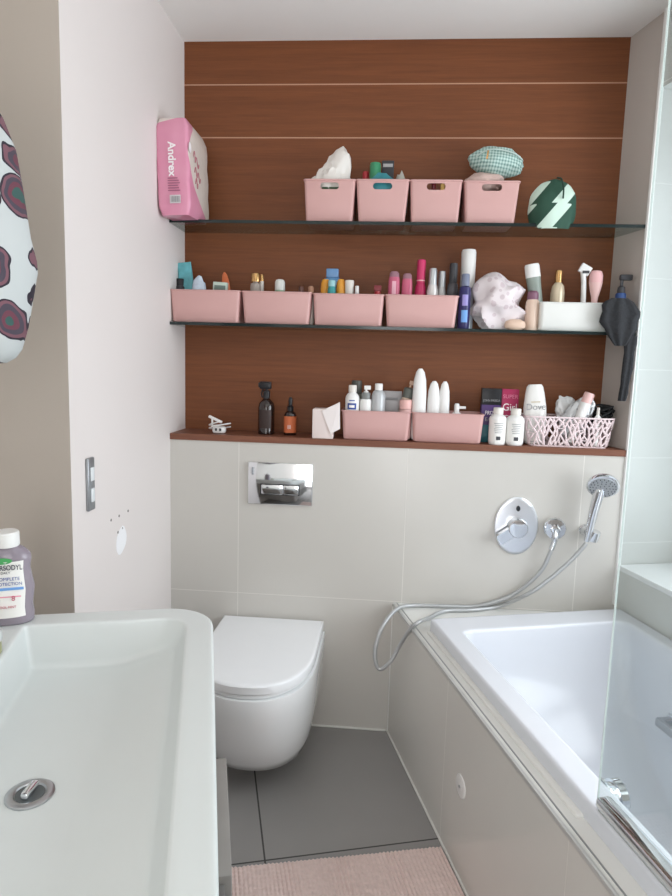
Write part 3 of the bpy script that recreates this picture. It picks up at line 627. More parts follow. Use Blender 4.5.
def razor(bm, R, H):
    tube(bm, smooth_path([(R*.25, 0, 0), (R*.1, 0, H*.4), (-.1*R, 0, H*.75), (-.4*R, 0, H*.93)], 5), [R*.42]*16, 10)
    box(bm, -R*.95, R*.9, -R*.35, R*.25, H*.86, H*1.0, .002, xf=Matrix.Translation((0, 0, H*.93)) @ Matrix.Rotation(.5, 4, 'Y') @ Matrix.Translation((0, 0, -H*.93)))
item('razor', 'white razor standing head up in the white bin', 'razor', 583, 265, 12, zf, SI+.01, [('handle', wplas, 'F', razor), ('blade_strip', dgrey, 'B', (-.5, .6, -.5, -.36, .87, .91, .0006))])
item('face_brush', 'pale pink cleansing brush at the right end of the white bin', 'brush', 594.3, 270.5, 13, zf, SI+.005, [('handle', lpink, 'L', [(.4, 0), (.42, .4), (.5, .55), (.85, .7), (1, .8)]), ('head', M('rosy brush head', (224, 176, 176), .45), 'L', [(1, .8), (1, .92), (.8, .985), (.5, 1)])], fy=.7)
# black pump bottle with a mesh pouch hanging from its neck
u_, z_ = us(621, 306, S1+.03)
t = thing('pump_bottle', 'black pump bottle with a blue neck band at the right end of the lower shelf', 'pump bottle', bloc(u_, S1+.042, SH2), TH)
ht = us(621, 274, S1+.03)[1]-SH2
bm = bm_new(); lathe(bm, [(.030, 0), (.032, .004), (.032, ht*.38), (.026, ht*.48), (.014, ht*.53)], 24); mesh_obj('body', bm, black, t)
bm = bm_new(); lathe(bm, [(.0165, ht*.50), (.018, ht*.54), (.018, ht*.66), (.0155, ht*.68)], 24); mesh_obj('neck_band', bm, M('blue neck band', (44, 74, 128), .35), t)
bm = bm_new(); lathe(bm, [(.0055, ht*.68), (.0055, ht*.9)], 14); lathe(bm, [(.012, ht*.68), (.013, ht*.72), (.012, ht*.78), (.007, ht*.8)], 18); box(bm, -.008, .034, -.009, .009, ht*.9, ht, .004); mesh_obj('pump', bm, dgrey, t)
t = thing('mesh_pouch', 'dark grey mesh pouch hanging over the shelf edge below the black pump', 'pouch', bloc(u_, S1-.012, SH2), TH)
meshm = M('dark mesh fabric', (44, 45, 48), .9, var=.5, vscale=110, bump=1.0, bscale=240)
bm = bm_new(); lps = []
zt, zb_ = us(620, 299, S1)[1]-SH2, us(620, 346, S1)[1]-SH2
for k in range(15):
    a = k/14; z = zt+(zb_-zt)*a
    w = .016+.050*math.sin(PI*min(1, a**.75*.92+.06))**.9; w = max(w, .015); d = .008+.010*math.sin(PI*a)
    cx = -.024+.016*a
    lps.append([(cx+w*math.cos(x)*(1+.22*noise.noise(Vector((math.cos(x)*3, a*5, 1)))), -.010+d*math.sin(x)*(1+.35*math.sin(7*x+a*2)), z) for x in [2*PI*i/40 for i in range(40)]])
loft(bm, lps); mesh_obj('pouch_body', bm, meshm, t, angle=70)
bm = bm_new(); lps = []
ua = us(630, 340, S1)[0]-u_
for k in range(9):
    a = k/8; z = us(628, 336, S1)[1]-SH2 + (us(628, 401, S1)[1]-us(628, 336, S1)[1])*a
    w = (.022-.008*a)*(1+.3*noise.noise(Vector((a*6, 2, 3)))); lps.append([(ua-.004-.012*a*a+w*math.cos(x)*(1+.25*noise.noise(Vector((math.cos(x)*2, a*7, 8)))), -.006+.008*math.sin(x)*(1+.4*math.sin(5*x)), z) for x in [2*PI*i/24 for i in range(24)]])
loft(bm, lps); mesh_obj('hanging_strap', bm, meshm, t, angle=70)

# --- wooden ledge
zl = LEDGE+.006
t = thing('charging_case', 'small white plugs and a loose coil of cable at the left end of the ledge', 'cable', bloc(us(220, 425, S1+.06)[0], S1+.06, LEDGE), TH)
bm = bm_new(); box(bm, -.026, .022, -.02, .016, 0, .026, .008); mesh_obj('plug_body', bm, wplas, t)
bm = bm_new(); tube(bm, smooth_path([(.034*math.cos(a)*1.2, -.002+.028*math.sin(a), .018+.009*math.cos(a*1.0+.5)+.0012*k) for k, a in enumerate([i*.6 for i in range(20)])], 3), .0024, 8); mesh_obj('cable_coil', bm, wplas, t)
bm = bm_new(); box(bm, -.028, .028, -.006, .006, -.005, .005, .003, xf=Matrix.Translation((-.018, 0, .052)) @ Matrix.Rotation(.42, 4, 'Y')); mesh_obj('plug_stem', bm, wplas, t)
bm = bm_new(); box(bm, -.014, -.006, -.0215, -.0195, .010, .02, .0006); box(bm, .002, .01, -.0215, -.0195, .010, .02, .0006); mesh_obj('socket_slot', bm, dgrey, t)
bm = bm_new(); box(bm, -.033, -.027, -.004, .004, .02, .058, .001); mesh_obj('cable_neck', bm, wplas, t)
def trig(bm, R, H):
    lathe(bm, [(.38*R, .66*H), (.42*R, .7*H), (.42*R, .8*H), (.3*R, .82*H)], 16)
    box(bm, -R*.85, R*.55, -R*.3, R*.3, H*.84, H*.98, .004); box(bm, -R*1.0, -R*.8, -R*.22, R*.22, H*.87, H*.96, .002); lathe(bm, [(.2*R, .8*H), (.2*R, .86*H)], 10)
def trigl(bm, R, H): tube(bm, smooth_path([(-R*.42, 0, H*.85), (-R*.62, 0, H*.76), (-R*.5, 0, H*.68)], 4), .0035, 8)
item('spray_bottle', 'tall dark amber trigger spray bottle on the ledge', 'spray bottle', 266.5, 380.5, 16.5, LEDGE, S1+.085, [('body', amber, 'L', [(.92, 0), (1, .015), (1, .5), (.9, .58), (.5, .645), (.38, .67)]), ('spray_head', black, 'F', trig), ('trigger', black, 'F', trigl), ('faint_label', M('dark brown label', (52, 36, 32), .5), 'A', (1, .12, .46, .8))])
item('dropper_bottle', 'small dark dropper bottle with an orange label on the ledge', 'dropper bottle', 290.3, 397, 12.5, LEDGE, S1+.085, [('body', amber, 'L', [(.92, 0), (1, .02), (1, .52), (.8, .6), (.45, .64)]), ('dropper_cap', black, 'L', [(.5, .63), (.52, .74), (.3, .78), (.34, .92), (.2, .99), (.1, 1)]), ('label', label_o, 'A', (1, .07, .5, 1.45)), ('label_print', ink_w, 'X', ('lll', .14, .22, 1.03, 1))])
t = item('paper_cube', 'pinkish white paper box with a torn tissue flap left of the ledge bins', 'tissue box', 327, 408, 28, LEDGE, S1+.035, [('box', M('pinkish white paper', (228, 214, 210), .7, var=.02), 'B', (-.98, .5, -.7, .75, 0, .98, .003)), ('tissue_flap', M('white tissue', (236, 228, 226), .8, var=.02), 'F', lambda bm, R, H: loft(bm, [[(R*(-.25+.95*a_), -R*.78, H*(.95+.3*a_)) if 0 else (x*R, y*R, z*H) for x, y, z in ring] for a_, ring in ((0, ((-.32, -.76, .93), (.92, -.8, 1.22), (1.0, -.72, .35), (.35, -.79, .18))), (1, ((-.30, -.70, .94), (.93, -.66, 1.23), (.98, -.6, .36), (.38, -.70, .19))))]))])
# first ledge bin
wb, wc = bot(.84, .5, .58)
item('lotion_bottle', 'white bottle with a blue round mark at the left end of the ledge bins', 'bottle', 352, 385, 14, zl, SI-.03, [('body', wplas, 'L', wb), ('cap', wplas2, 'L', wc), ('blue_mark', ink_b, 'A', (1, .54, .66, .66)), ('white_mark', label_w, 'A', (1.03, .575, .625, .38)), ('small_print', ink_b, 'A', (1.0, .70, .72, .4))])
item('dark_capped_bottle', 'bottle with a dark green grey cap behind the blue marked bottle', 'bottle', 356, 380.5, 11, zl, SI+.04, [('body', M('dull green plastic', (120, 122, 110), .4), 'L', [(.9, 0), (1, .03), (1, .7), (.9, .76)]), ('cap', M('dark green grey cap', (78, 80, 76), .4), 'L', [(.95, .76), (.95, .97), (.85, 1)])])
def pumphead(bm, R, H):
    lathe(bm, [(.4*R, .865*H), (.4*R, .89*H), (.18*R, .9*H), (.18*R, .93*H)], 14); box(bm, -R*.35, R*.75, -R*.25, R*.25, .92*H, H, .002)
item('pump_bottle', 'small white pump bottle with a grey collar in the first ledge bin', 'pump bottle', 365.5, 385.5, 12, zl, SI-.02, [('body', wplas, 'L', [(.92, 0), (1, .03), (1, .68), (.9, .74)]), ('collar', M('grey pump collar', (128, 130, 128), .3), 'L', [(.7, .74), (.75, .76), (.75, .86), (.5, .87)]), ('pump', wplas, 'F', pumphead)])
item('grey_bottle', 'silver grey bottle with a white cap in the first ledge bin', 'bottle', 378, 383.5, 14, zl, SI-.015, [('body', M('silver grey plastic', (186, 188, 190), .3, .15), 'L', [(.9, 0), (1, .03), (1, .78), (.75, .86), (.5, .88)]), ('cap', wplas, 'L', [(.56, .88), (.56, .98), (.5, 1)])])
item('silver_box', 'flat silver grey carton behind the bottles of the first ledge bin', 'box', 391.5, 391, 19, zl, SI+.055, [('carton', M('silver grey card', (176, 174, 176), .4, .2), 'B', (-1, 1, -.25, .25, 0, 1, .001)), ('small_print', ink_g, 'B', (-.7, .6, -.27, -.24, .8, .86, .0004))])
item('pump_bottle', 'tilted green grey pump bottle with a beige nozzle in the first ledge bin', 'pump bottle', 399, 380.5, 12, zl, SI+.012, [('body', M('beige lotion plastic', (206, 184, 166), .35), 'L', [(.9, 0), (1, .03), (1, .66), (.9, .7)]), ('collar', M('green grey collar', (98, 104, 98), .3), 'L', [(.92, .7), (.95, .72), (.95, .86), (.6, .88)]), ('pump', M('beige pump', (196, 164, 142), .4), 'F', lambda bm, R, H: (lathe(bm, [(.2*R, .82*H), (.2*R, .93*H)], 10), box(bm, -R*.3, R*1.3, -R*.25, R*.25, .93*H, H, .002)))], ry=.2)
item('pink_jar', 'small pale pink jar at the right end of the first ledge bin', 'jar', 405, 399.8, 12, zl, SI-.02, [('body', lpink, 'L', [(.9, 0), (1, .04), (1, .75)]), ('lid', M('rose lid', (222, 176, 170), .4), 'L', [(1.02, .76), (1.02, .97), (.95, 1)])])
# second ledge bin
tb = [(.85, 0), (1, .05), (1.0, .5), (.97, .68), (.86, .84), (.6, .95), (.25, 1)]
for px, yt, w, lab, s_ in ((419, 368.5, 14, 'tall rounded white bottle, tallest in the second ledge bin', SI-.02), (433, 381, 12.5, 'shorter white rounded bottle in the middle of the three', SI-.01), (443.6, 381.3, 11, 'shorter white rounded bottle on the right of the three', SI-.005)):
    item('shampoo_bottle', lab, 'bottle', px, yt, w, zl, s_, [('body', wplas, 'L', tb), ('cap_seam', grpl, 'L', [(1.003, .30), (1.006, .303), (1.003, .306)])], group='white rounded bottles in the ledge bin', fy=.75)
item('pump_bottle', 'short white pump and tap top showing right of the white bottles', 'pump bottle', 456, 403.5, 13, zl, SI, [('body', wplas, 'L', [(.8, 0), (.85, .05), (.85, .7), (.5, .76)]), ('pump', wplas, 'F', lambda bm, R, H: (lathe(bm, [(.4*R, .76*H), (.4*R, .95*H), (.3*R, H)], 12), box(bm, R*.1, R*1.35, -R*.3, R*.3, .86*H, .93*H, .001)))])
# cartons and bottles right of the bins
t = item('hair_dye_box', 'black and purple carton behind the two white bottles', 'carton', 490, 388.5, 19, LEDGE, S1+.10, [('carton', purple, 'B', (-1, 1, -.45, .45, 0, 1, .001)), ('black_top', black, 'B', (-1.01, 1.01, -.47, .47, .7, 1.003, .001)), ('teal_foot', M('teal print', (40, 112, 124), .4), 'B', (-1.01, 1.01, -.47, .47, -.0005, .33, .001)), ('small_print', ink_g, 'X', ('JOHN FRIEDA', .06, .78, .5, .85)), ('lettering', ink_w, 'X', ('FRIZZ', .10, .55, .5, .85)), ('lower_print', ink_g, 'X', ('EASE', .10, .43, .5, 1))])
t = item('makeup_carton', 'magenta carton with white script behind the right white bottle', 'carton', 508.5, 389, 16.5, LEDGE, S1+.11, [('carton', M('magenta card', (166, 34, 82), .4, var=.06), 'B', (-1, 1, -.45, .45, 0, 1, .001)), ('top_print', M('pink ink', (226, 130, 160), .5), 'X', ('SUPER', .10, .86, .5, 1)), ('lettering', ink_w, 'X', ('Girl', .19, .66, .5, .9)), ('lower_lettering', ink_w, 'X', ('Glo', .15, .46, .5, 1))])
vb, vc = bot(.8, .5, .58)
for px, yt, w, lab in ((497.5, 407.5, 17, 'white bottle with printed back label, the left of the pair in front of the cartons'), (515, 408.5, 17.5, 'white bottle with printed back label, right beside the lattice basket')):
    item('vitamin_bottle', lab, 'bottle', px, yt, w, LEDGE, S1+.03, [('body', wplas, 'L', vb), ('cap', wplas2, 'L', vc), ('label', label_w, 'A', (1, .1, .68, 1.3))] + [('print_line', ink_g, 'A', (1.01, .58-.05*k, .597-.05*k, .55-.06*(k % 3))) for k in range(6)] + [('barcode', M('black print', (70, 70, 74), .5), 'A', (1.01, .14, .24, .25))], group='pair of white bottles before the cartons')
# lattice basket
def lattice_basket():
    xl, xr, yt = 527, 617.5, 414.5; s = S1+.016
    ul, z = us(xl, yt, s); ur, _ = us(xr, yt+3, s); zt = us(572, 417.5, s)[1]-LEDGE
    W = ur-ul; D = .145; uc = (ul+ur)/2
    t = thing('lattice_basket', 'pinkish white basket with an irregular branching lattice wall at the right end of the ledge', 'basket', bloc(uc, s, LEDGE), TH)
    per = []
    base = rrect(-W/2, W/2, 0, D, .035, 0, 6)
    P = [Vector((p[0], p[1], 0)) for p in base]; P.append(P[0])
    ln = [0]
    for a, b in zip(P, P[1:]): ln.append(ln[-1]+(b-a).length)
    T = ln[-1]
    def at(q, h):                                   # point on the tapering wall
        q = q % T
        for i in range(len(P)-1):
            if ln[i+1] >= q: break
        p = P[i].lerp(P[i+1], (q-ln[i])/max(1e-9, ln[i+1]-ln[i])); c = Vector((0, D/2, 0)); k = .88+.12*h/zt
        r = c+(p-c)*k; return Vector((r.x, r.y, h))
    rnd = random.Random(11); nu, nv = 48, 6
    G = [[((i+rnd.uniform(-.36, .36)+(.5 if j % 2 else 0))*T/nu, .006+(zt-.012)*(j+(rnd.uniform(-.3, .3) if 0 < j < nv-1 else 0))/(nv-1)) for j in range(nv)] for i in range(nu)]
    bm = bm_new()
    def strut(a, b, r):
        if abs(a[0]-b[0]) > T/2: b = (b[0]+(T if b[0] < a[0] else -T), b[1])
        tube(bm, [at(a[0]+(b[0]-a[0])*k/3, a[1]+(b[1]-a[1])*k/3) for k in range(4)], r, 6)
    for i in range(nu):
        for j in range(nv-1):
            a, n1 = G[i][j], G[(i+1) % nu]
            i2 = (i+1) % nu if j % 2 else (i-1) % nu
            if rnd.random() < .86: strut(a, G[i][j+1], .0028+.0012*rnd.random())
            if rnd.random() < .80: strut(a, G[i2][j+1], .0028+.0012*rnd.random())
            if j and rnd.random() < .12: strut(a, n1[j], .0016)
    pk = M('pinkish white basket plastic', (232, 214, 216), .4, var=.03)
    mesh_obj('lattice_wall', bm, pk, t)
    bm = bm_new(); n = 90; tube(bm, [at(T*k/n, zt-.002) for k in range(n)], .0032, 8, closed=True); mesh_obj('rim', bm, pk, t)
    bm = bm_new(); loft(bm, [[(p[0]*.875, D/2+(p[1]-D/2)*.875, z) for p in base] for z in (0, .005)]); mesh_obj('basket_base', bm, pk, t)
lattice_basket()
zk = LEDGE+.007
item('body_wash_bottle', 'large white flat bottle standing at the left end of the lattice basket', 'bottle', 536.5, 384.5, 23, zk, SI-.005, [('body', M('pearly white bottle', (224, 222, 218), .3), 'L', [(.8, 0), (.9, .04), (1, .4), (.98, .6), (.82, .85), (.7, .96), (.55, 1)]), ('cap_line', grpl, 'L', [(.88, .028), (.91, .035), (.9, .042)]), ('lettering', ink_g, 'X', ('Dove', .15, .62, .97, 1)), ('blue_print', M('tan print', (196, 180, 150), .5), 'A', (1.0, .70, .715, .4))], fy=.45, ry=-.06)
for px, yt, w, sd, ry, lab, dp in ((563, 394.5, 27, 31, .55, 'silver grey sachet leaning in the middle of the lattice basket', -.008), (582, 395.5, 27, 34, -.5, 'crumpled silver white sachet leaning right of the other sachet in the basket', .03)):
    item('sachet', lab, 'sachet', px, yt, w, zk+.02, SI+dp, [('sachet', silver if sd == 31 else M('pale silver film', (206, 206, 206), .3, .3, var=.08), 'F', (lambda sd: lambda bm, R, H: blob(bm, R*.9, R*.32, H*.46, .08, 2, sd, 4, fold=.1, xf=Matrix.Translation((0, 0, H*.5))))(sd)), ('printed_edge', ink_g, 'B', (-.5, .5, -.45, -.36, .60, .63, .0004))], ry=ry)
item('cream_tube', 'white tube lying slanted across the sachets in the basket', 'tube', 572, 392.5, 12, zk+.01, SI-.03, [('body', wplas, 'L', [(.6, 0), (.8, .3), (.9, .8)]), ('cap', lpink, 'L', [(.85, .8), (.85, .97), (.75, 1)])], ry=.3)
bm = bm_new(); rnd = random.Random(5)
pts = [Vector((rnd.uniform(-.034, .03), rnd.uniform(-.03, .03), rnd.uniform(.01, .075))) for _ in range(46)]
tube(bm, smooth_path(pts, 5), .0042, 6)
u_, z_ = us(604, 408, SI+.02)
tag(mesh_obj('hair_ties', bm, M('black elastic', (30, 32, 34), .7, var=.2), loc=bloc(u_-.004, SI+.005, LEDGE+.078), rot=(0, 0, TH)), 'tangle of black hair ties at the right end of the lattice basket', 'hair ties')
item('dropper_bottle', 'tiny white capped vial against the front of the hair ties', 'vial', 597, 407.5, 6, zk, SI-.036, [('body', wplas, 'L', [(.9, 0), (1, .05), (1, .75), (.5, .8)]), ('cap', wplas2, 'L', [(.5, .8), (.45, 1)])])

# ------------------------------------------------------------------ fittings on the boxing
t = thing('flush_plate', 'mirror chrome flush plate on the tiles above the toilet', 'flush plate', bloc(-.382, S1, .953), TH)
bm = bm_new(); box(bm, -.121, .121, -.010, .0, -.079, .079, .003); mesh_obj('plate', bm, chrome, t)
for x0, x1 in ((-.070, .012), (.0135, .070)):
    bm = bm_new(); box(bm, x0, x1, -.0145, -.009, -.039, -.003, .003); mesh_obj('flush_button', bm, chrome, t)
bm = bm_new(); box(bm, -.0735, .0735, -.0112, -.0095, -.042, 0, .001); mesh_obj('button_recess', bm, M('dark chrome recess', (70, 72, 74), .3, .8), t)
t = thing('shower_valve', 'oval chrome shower control plate with a lever on the tiled wall', 'shower valve', bloc(.486, S1, .836), TH)
fx = Matrix.Rotation(PI/2, 4, 'X')
bm = bm_new(); lathe(bm, [(.078, 0), (.078, .005), (.075, .0085), (.068, .0095)], 48, 1, 1.37, xf=fx); mesh_obj('oval_plate', bm, M('brushed light chrome', (228, 231, 236), .3, 1, var=.02), t)
bm = bm_new(); lathe(bm, [(.034, .008), (.034, .050), (.031, .054), (.012, .055)], 32, xf=fx); mesh_obj('lever_hub', bm, chrome, t)
bm = bm_new(); loft(bm, [[(x*k, y, z) for x, y, z in rrect(-.085, -.008, -.036, -.012, .008, 0, 4)] and rrect(-.082, -.0, -.018, .018, .008, z_, 4) for z_, k in ((.022, 1), (.050, 1))], xf=fx @ Matrix.Rotation(.62, 4, 'Z')); mesh_obj('lever', bm, chrome, t)
bm = bm_new(); lathe(bm, [(.010, .009), (.010, .016), (.008, .018)], 20, .7, 1, xf=Matrix.Translation((.002, 0, .066)) @ fx); mesh_obj('diverter_button', bm, M('dark button', (54, 56, 60), .3, .6), t)
t = thing('hose_outlet', 'round chrome wall outlet where the shower hose starts', 'wall outlet', bloc(.618, S1, .838), TH)
bm = bm_new(); lathe(bm, [(.026, 0), (.026, .012), (.037, .017), (.040, .022), (.040, .032), (.036, .037), (.018, .038), (.015, .042), (.010, .043)], 12, xf=fx); mesh_obj('rosette', bm, chrome, t)
bm = bm_new(); lathe(bm, [(.010, -.045), (.0115, -.04), (.0115, -.022), (.009, -.012), (.009, 0)], 20, xf=Matrix.Translation((0, -.036, 0))); mesh_obj('spigot', bm, chrome, t)
t = thing('shower_holder', 'small chrome bracket on the tiles holding the shower handset', 'shower bracket', bloc(us(588, 531, S1)[0], S1, us(588, 531, S1)[1]), TH)
bm = bm_new(); lathe(bm, [(.021, 0), (.021, .006), (.016, .012), (.013, .034)], 28, xf=Matrix.Translation((-.012, 0, .004)) @ fx); mesh_obj('wall_mount', bm, chrome, t)
ax_h = Matrix.Translation((.006, -.047, -.004)) @ Matrix.Rotation(.2, 4, 'Y') @ Matrix.Rotation(.22, 4, 'X')
bm = bm_new(); lathe(bm, [(.0125, -.018), (.019, -.018), (.0205, .0), (.019, .018), (.0125, .018)], 28, xf=ax_h); lathe(bm, [(.010, 0), (.010, .03)], 16, xf=Matrix.Translation((-.008, -.008, .002)) @ fx); mesh_obj('cradle', bm, chrome, t)
# handset
hb = atB(587, 540, S1-.048); hm = atB(594, 510, S1-.062); hh = atB(603, 486, S1-.085)
t = thing('shower_handset', 'chrome hand shower resting in its bracket, head facing the room', 'hand shower', hb)
bm = bm_new(); pth = smooth_path([(0, 0, -.004), (hm-hb)*.5, hm-hb, (hh-hb)*.9+Vector((0, .012, 0)), (hh-hb)+Vector((.004, .02, .012))], 6)
tube(bm, pth, [.0115+.0085*min(1, i/(len(pth)-1)*1.25) for i in range(len(pth))], 16); mesh_obj('handle', bm, chrome, t)
nrm = (-N*.80 - U*.18 - Vector((0, 0, .62))).normalized()
rotm = Matrix.Translation(hh-hb) @ nrm.to_track_quat('Z', 'Y').to_matrix().to_4x4()
bm = bm_new(); lathe(bm, [(.014, -.030), (.030, -.026), (.050, -.012), (.054, -.002), (.053, .006), (.048, .008)], 40, xf=rotm); mesh_obj('head_shell', bm, chrome, t)
bm = bm_new(); lathe(bm, [(.047, .0065), (.046, .0095), (.03, .0105), (.0001, .0108)], 40, xf=rotm); fp = mesh_obj('spray_face', bm, M('grey spray face', (172, 176, 180), .3, .3, var=.05), t)
bm = bm_new()
for rr, n in ((.041, 20), (.032, 14), (.022, 10), (.011, 5)):
    for k in range(n):
        a = 2*PI*k/n; lathe(bm, [(.0022, .0085), (.0018, .0128)], 8, xf=rotm @ Matrix.Translation((rr*math.cos(a), rr*math.sin(a), 0)))
mesh_obj('nozzles', bm, M('dark grey rubber nozzle', (96, 100, 104), .5), fp)['kind'] = 'stuff'
# hose: outlet -> down the wall -> over the ledge -> loop over the panel edge -> behind the bath rim -> handset
zh = .525
o0 = bloc(.618, S1-.036, .838-.046)
hp = [o0, atB(550, 553, S1-.037), atB(543, 568, S1-.034), atB(530, 582, S1-.028), atB(513, 594.5, S1-.020), atB(496, 601.5, S1-.016)]
hp += [atZ(474, 606.5, zh), atZ(440, 606, zh), atZ(412, 605.5, zh+.001), atZ(397, 609, zh+.003)]
hp += [atY(384, 624, 2.06), atY(377, 641, 2.04), atY(375, 657, 2.03), atY(379.5, 669, 2.02), atY(390, 662, 2.01), atY(399, 647, 2.01), atX(409, 631, XP-.008), atX(419, 622, .705)]
q = atZ(430, 617.5, zh); hp += [q, atZ(437, 613.5, zh), atZ(448, 610.5, zh), atZ(472, 610, zh), atZ(498, 606.5, zh+.004)]
hp += [atB(527, 594.5, S1-.055), atB(547, 581, S1-.058), atB(566, 565, S1-.054), atB(578, 553, S1-.050), hb + Vector((-.002, 0, -.012))]
def hose_mat():
    m, nt, b = newmat('ribbed silver hose'); b.inputs['Metallic'].default_value = .55; b.inputs['Roughness'].default_value = .42; b.inputs['Base Color'].default_value = S(186, 188, 189)
    co = objco(nt); w = nd(nt, 'ShaderNodeTexNoise'); w.inputs['Scale'].default_value = 700; nt.links.new(co, w.inputs['Vector'])
    bp = nd(nt, 'ShaderNodeBump'); bp.inputs['Strength'].default_value = .3; bp.inputs['Distance'].default_value = .001; nt.links.new(w.outputs['Fac'], bp.inputs['Height']); nt.links.new(bp.outputs['Normal'], b.inputs['Normal'])
    return m
t = thing('shower_hose', 'silver shower hose draped along the bath ledge and looping over the panel', 'hose', o0)
bm = bm_new(); tube(bm, [p-o0 for p in smooth_path(hp, 8)], .0072, 12); mesh_obj('flexible_hose', bm, hose_mat(), t)
bm = bm_new(); d = (hp[1]-hp[0]); tube(bm, [(0, 0, .004), d*.35, d*.7], .0095, 14); mesh_obj('hose_nut', bm, chrome, t)

# ------------------------------------------------------------------ toilet
t = thing('toilet', 'white wall-hung toilet with its lid closed under the chrome flush plate', 'toilet', bloc(-.398, S1-.001, .004), TH); t.scale = (1.07, 1, 1)
def dshape(w, l, z, back=0, n=22, p=2.25, str_=.45):
    pts = [(-w/2, -back, z), (w/2, -back, z)]; L0 = l*str_
    pts = [(w/2, -back, z), (w/2, -back-(L0-back)*.33, z), (w/2, -back-(L0-back)*.66, z)]
    for i in range(n+1):
        a = PI*i/n; c, s = math.cos(a), math.sin(a)
        pts.append((w/2*math.copysign(abs(c)**(2/p), c), -L0-(l-L0)*abs(s)**(2/p), z))
    pts += [(-w/2, -back-(L0-back)*.66, z), (-w/2, -back-(L0-back)*.33, z), (-w/2, -back, z)]
    return pts
bm = bm_new()
loft(bm, [dshape(w, l, z, p=2.4) for z, w, l in ((.072, .20, .27), (.075, .25, .345), (.083, .29, .405), (.10, .318, .45), (.14, .338, .482), (.20, .353, .508), (.26, .362, .522), (.32, .367, .532), (.378, .370, .538), (.384, .368, .536))])
mesh_obj('pan', bm, white_cer, t, angle=60)
bm = bm_new(); loft(bm, [dshape(w, l, z, .012) for z, w, l in ((.3855, .352, .526), (.387, .356, .530), (.398, .356, .530), (.3995, .352, .526))]); mesh_obj('seat', bm, white_cer, t, angle=50)
bm = bm_new(); loft(bm, [dshape(w, l, z, b_, p=2.35, str_=.5) for z, w, l, b_ in ((.4005, .354, .528, .012), (.402, .358, .533, .010), (.425, .359, .534, .010), (.4285, .357, .531, .011), (.4305, .352, .526, .014), (.431, .34, .514, .02))]); mesh_obj('lid', bm, M('white toilet lid', (236, 238, 240), .16, var=.01), t, angle=40)
bm = bm_new(); box(bm, -.165, .165, -.011, -.002, .384, .40, .003)
mesh_obj('hinge_block', bm, white_cer, t)

# ------------------------------------------------------------------ basin and vanity
t = thing('basin', 'large white rectangular basin with a rounded corner along the left wall', 'basin', (0, 0, 0))
ZT = .85
bm = bm_new()
def ring(x0, x1, y0, y1, rr, zf, n=10, r2=.012, m=14):
    """rounded rectangle: radius rr on the two right corners, r2 on the left ones; straight runs carry m points"""
    pts = []
    cs = ((x1, y1, 0, rr), (x0, y1, PI/2, r2), (x0, y0, PI, r2), (x1, y0, 1.5*PI, rr))
    for cx, cy_, a, r in cs:
        sx_, sy_ = (-1 if cx == x1 else 1), (-1 if cy_ == y1 else 1)
        for i in range(n+1):
            tt = a+PI/2*i/n; pts.append((cx+sx_*r+r*math.cos(tt), cy_+sy_*r+r*math.sin(tt)))
    out = []
    for k in range(4):
        c = pts[k*(n+1):(k+1)*(n+1)]; out += c; a = c[-1]; b = pts[((k+1) % 4)*(n+1)]
        out += [(a[0]+(b[0]-a[0])*i/m, a[1]+(b[1]-a[1])*i/m) for i in range(1, m)]
    return [(x, y, zf(x, y) if callable(zf) else zf) for x, y in out]
BX0, BX1, BY0, BY1 = -.615, .013, .16, 1.405
lps = [ring(BX0, BX1-.006, BY0, BY1-.006, .10, ZT-.125), ring(BX0, BX1, BY0, BY1, .105, ZT-.118), ring(BX0, BX1, BY0, BY1, .105, ZT-.006), ring(BX0, BX1-.0015, BY0, BY1-.0015, .104, ZT-.0015), ring(BX0, BX1-.006, BY0, BY1-.006, .10, ZT), ring(BX0, BX1-.012, BY0, BY1-.012, .095, ZT)]
IX0, IX1, IY0, IY1 = -.366, -.044, .26, 1.342
def zfloor(x, y):
    tt = min(1, max(0, (x+.19)/.13)); tt = 2*tt*tt if tt < .25 else tt-.125
    return .7605+.042*tt
def wall_ring(o, zf, r): return ring(IX0+o, IX1-o*1.6, IY0+o, IY1-o, r, zf, r2=max(.004, r*.2))
lps += [wall_ring(-.010, ZT, .06), wall_ring(-.004, ZT, .055), wall_ring(-.001, ZT-.0015, .052), wall_ring(0, ZT-.005, .05), wall_ring(.001, ZT-.012, .05)]
lps += [wall_ring(.010, lambda x, y: zfloor(x, y)+.014, .05)]
for a in (25, 50, 75, 90):
    t_ = math.radians(a); lps.append(wall_ring(.011+.009*(1-math.cos(t_)), (lambda q: lambda x, y: zfloor(x, y)+.010*(1-math.sin(q)))(t_), .048))
for k in range(1, 24):
    f = k/24; lps.append(ring(IX0+.020+.12*f, IX1-.032-.138*f, IY0+.02+.5*f, IY1-.02-.5*f, .045*(1-f)+.002, zfloor, r2=.008*(1-f)+.002))
loft(bm, lps); mesh_obj('basin_body', bm, white_res, t, angle=55)
dr = atZ(30, 794, .762)
t = thing('basin_waste', 'round chrome pop-up waste in the basin floor', 'plughole', (dr.x, dr.y, zfloor(dr.x, dr.y)+.0004))
bm = bm_new(); lathe(bm, [(.034, 0), (.034, .0025), (.031, .004), (.023, .0035), (.021, .0015)], 40); mesh_obj('waste_ring', bm, chrome_b, t)
bm = bm_new(); lathe(bm, [(.0205, .0008), (.0205, .0022)], 32); mesh_obj('drain_hole', bm, M('dark drain', (104, 110, 112), .3, .5), t)
bm = bm_new(); box(bm, -.006, .006, -.017, .017, .002, .013, .003, xf=Matrix.Rotation(-.25, 4, 'Z')); mesh_obj('plug_bar', bm, chrome, t)
t = thing('vanity_cabinet', 'grey wall-hung vanity cabinet under the white basin', 'cabinet', (0, 0, 0))
vgm = M('grey wood-look laminate', (150, 146, 142), .5, var=.1, vscale=9)
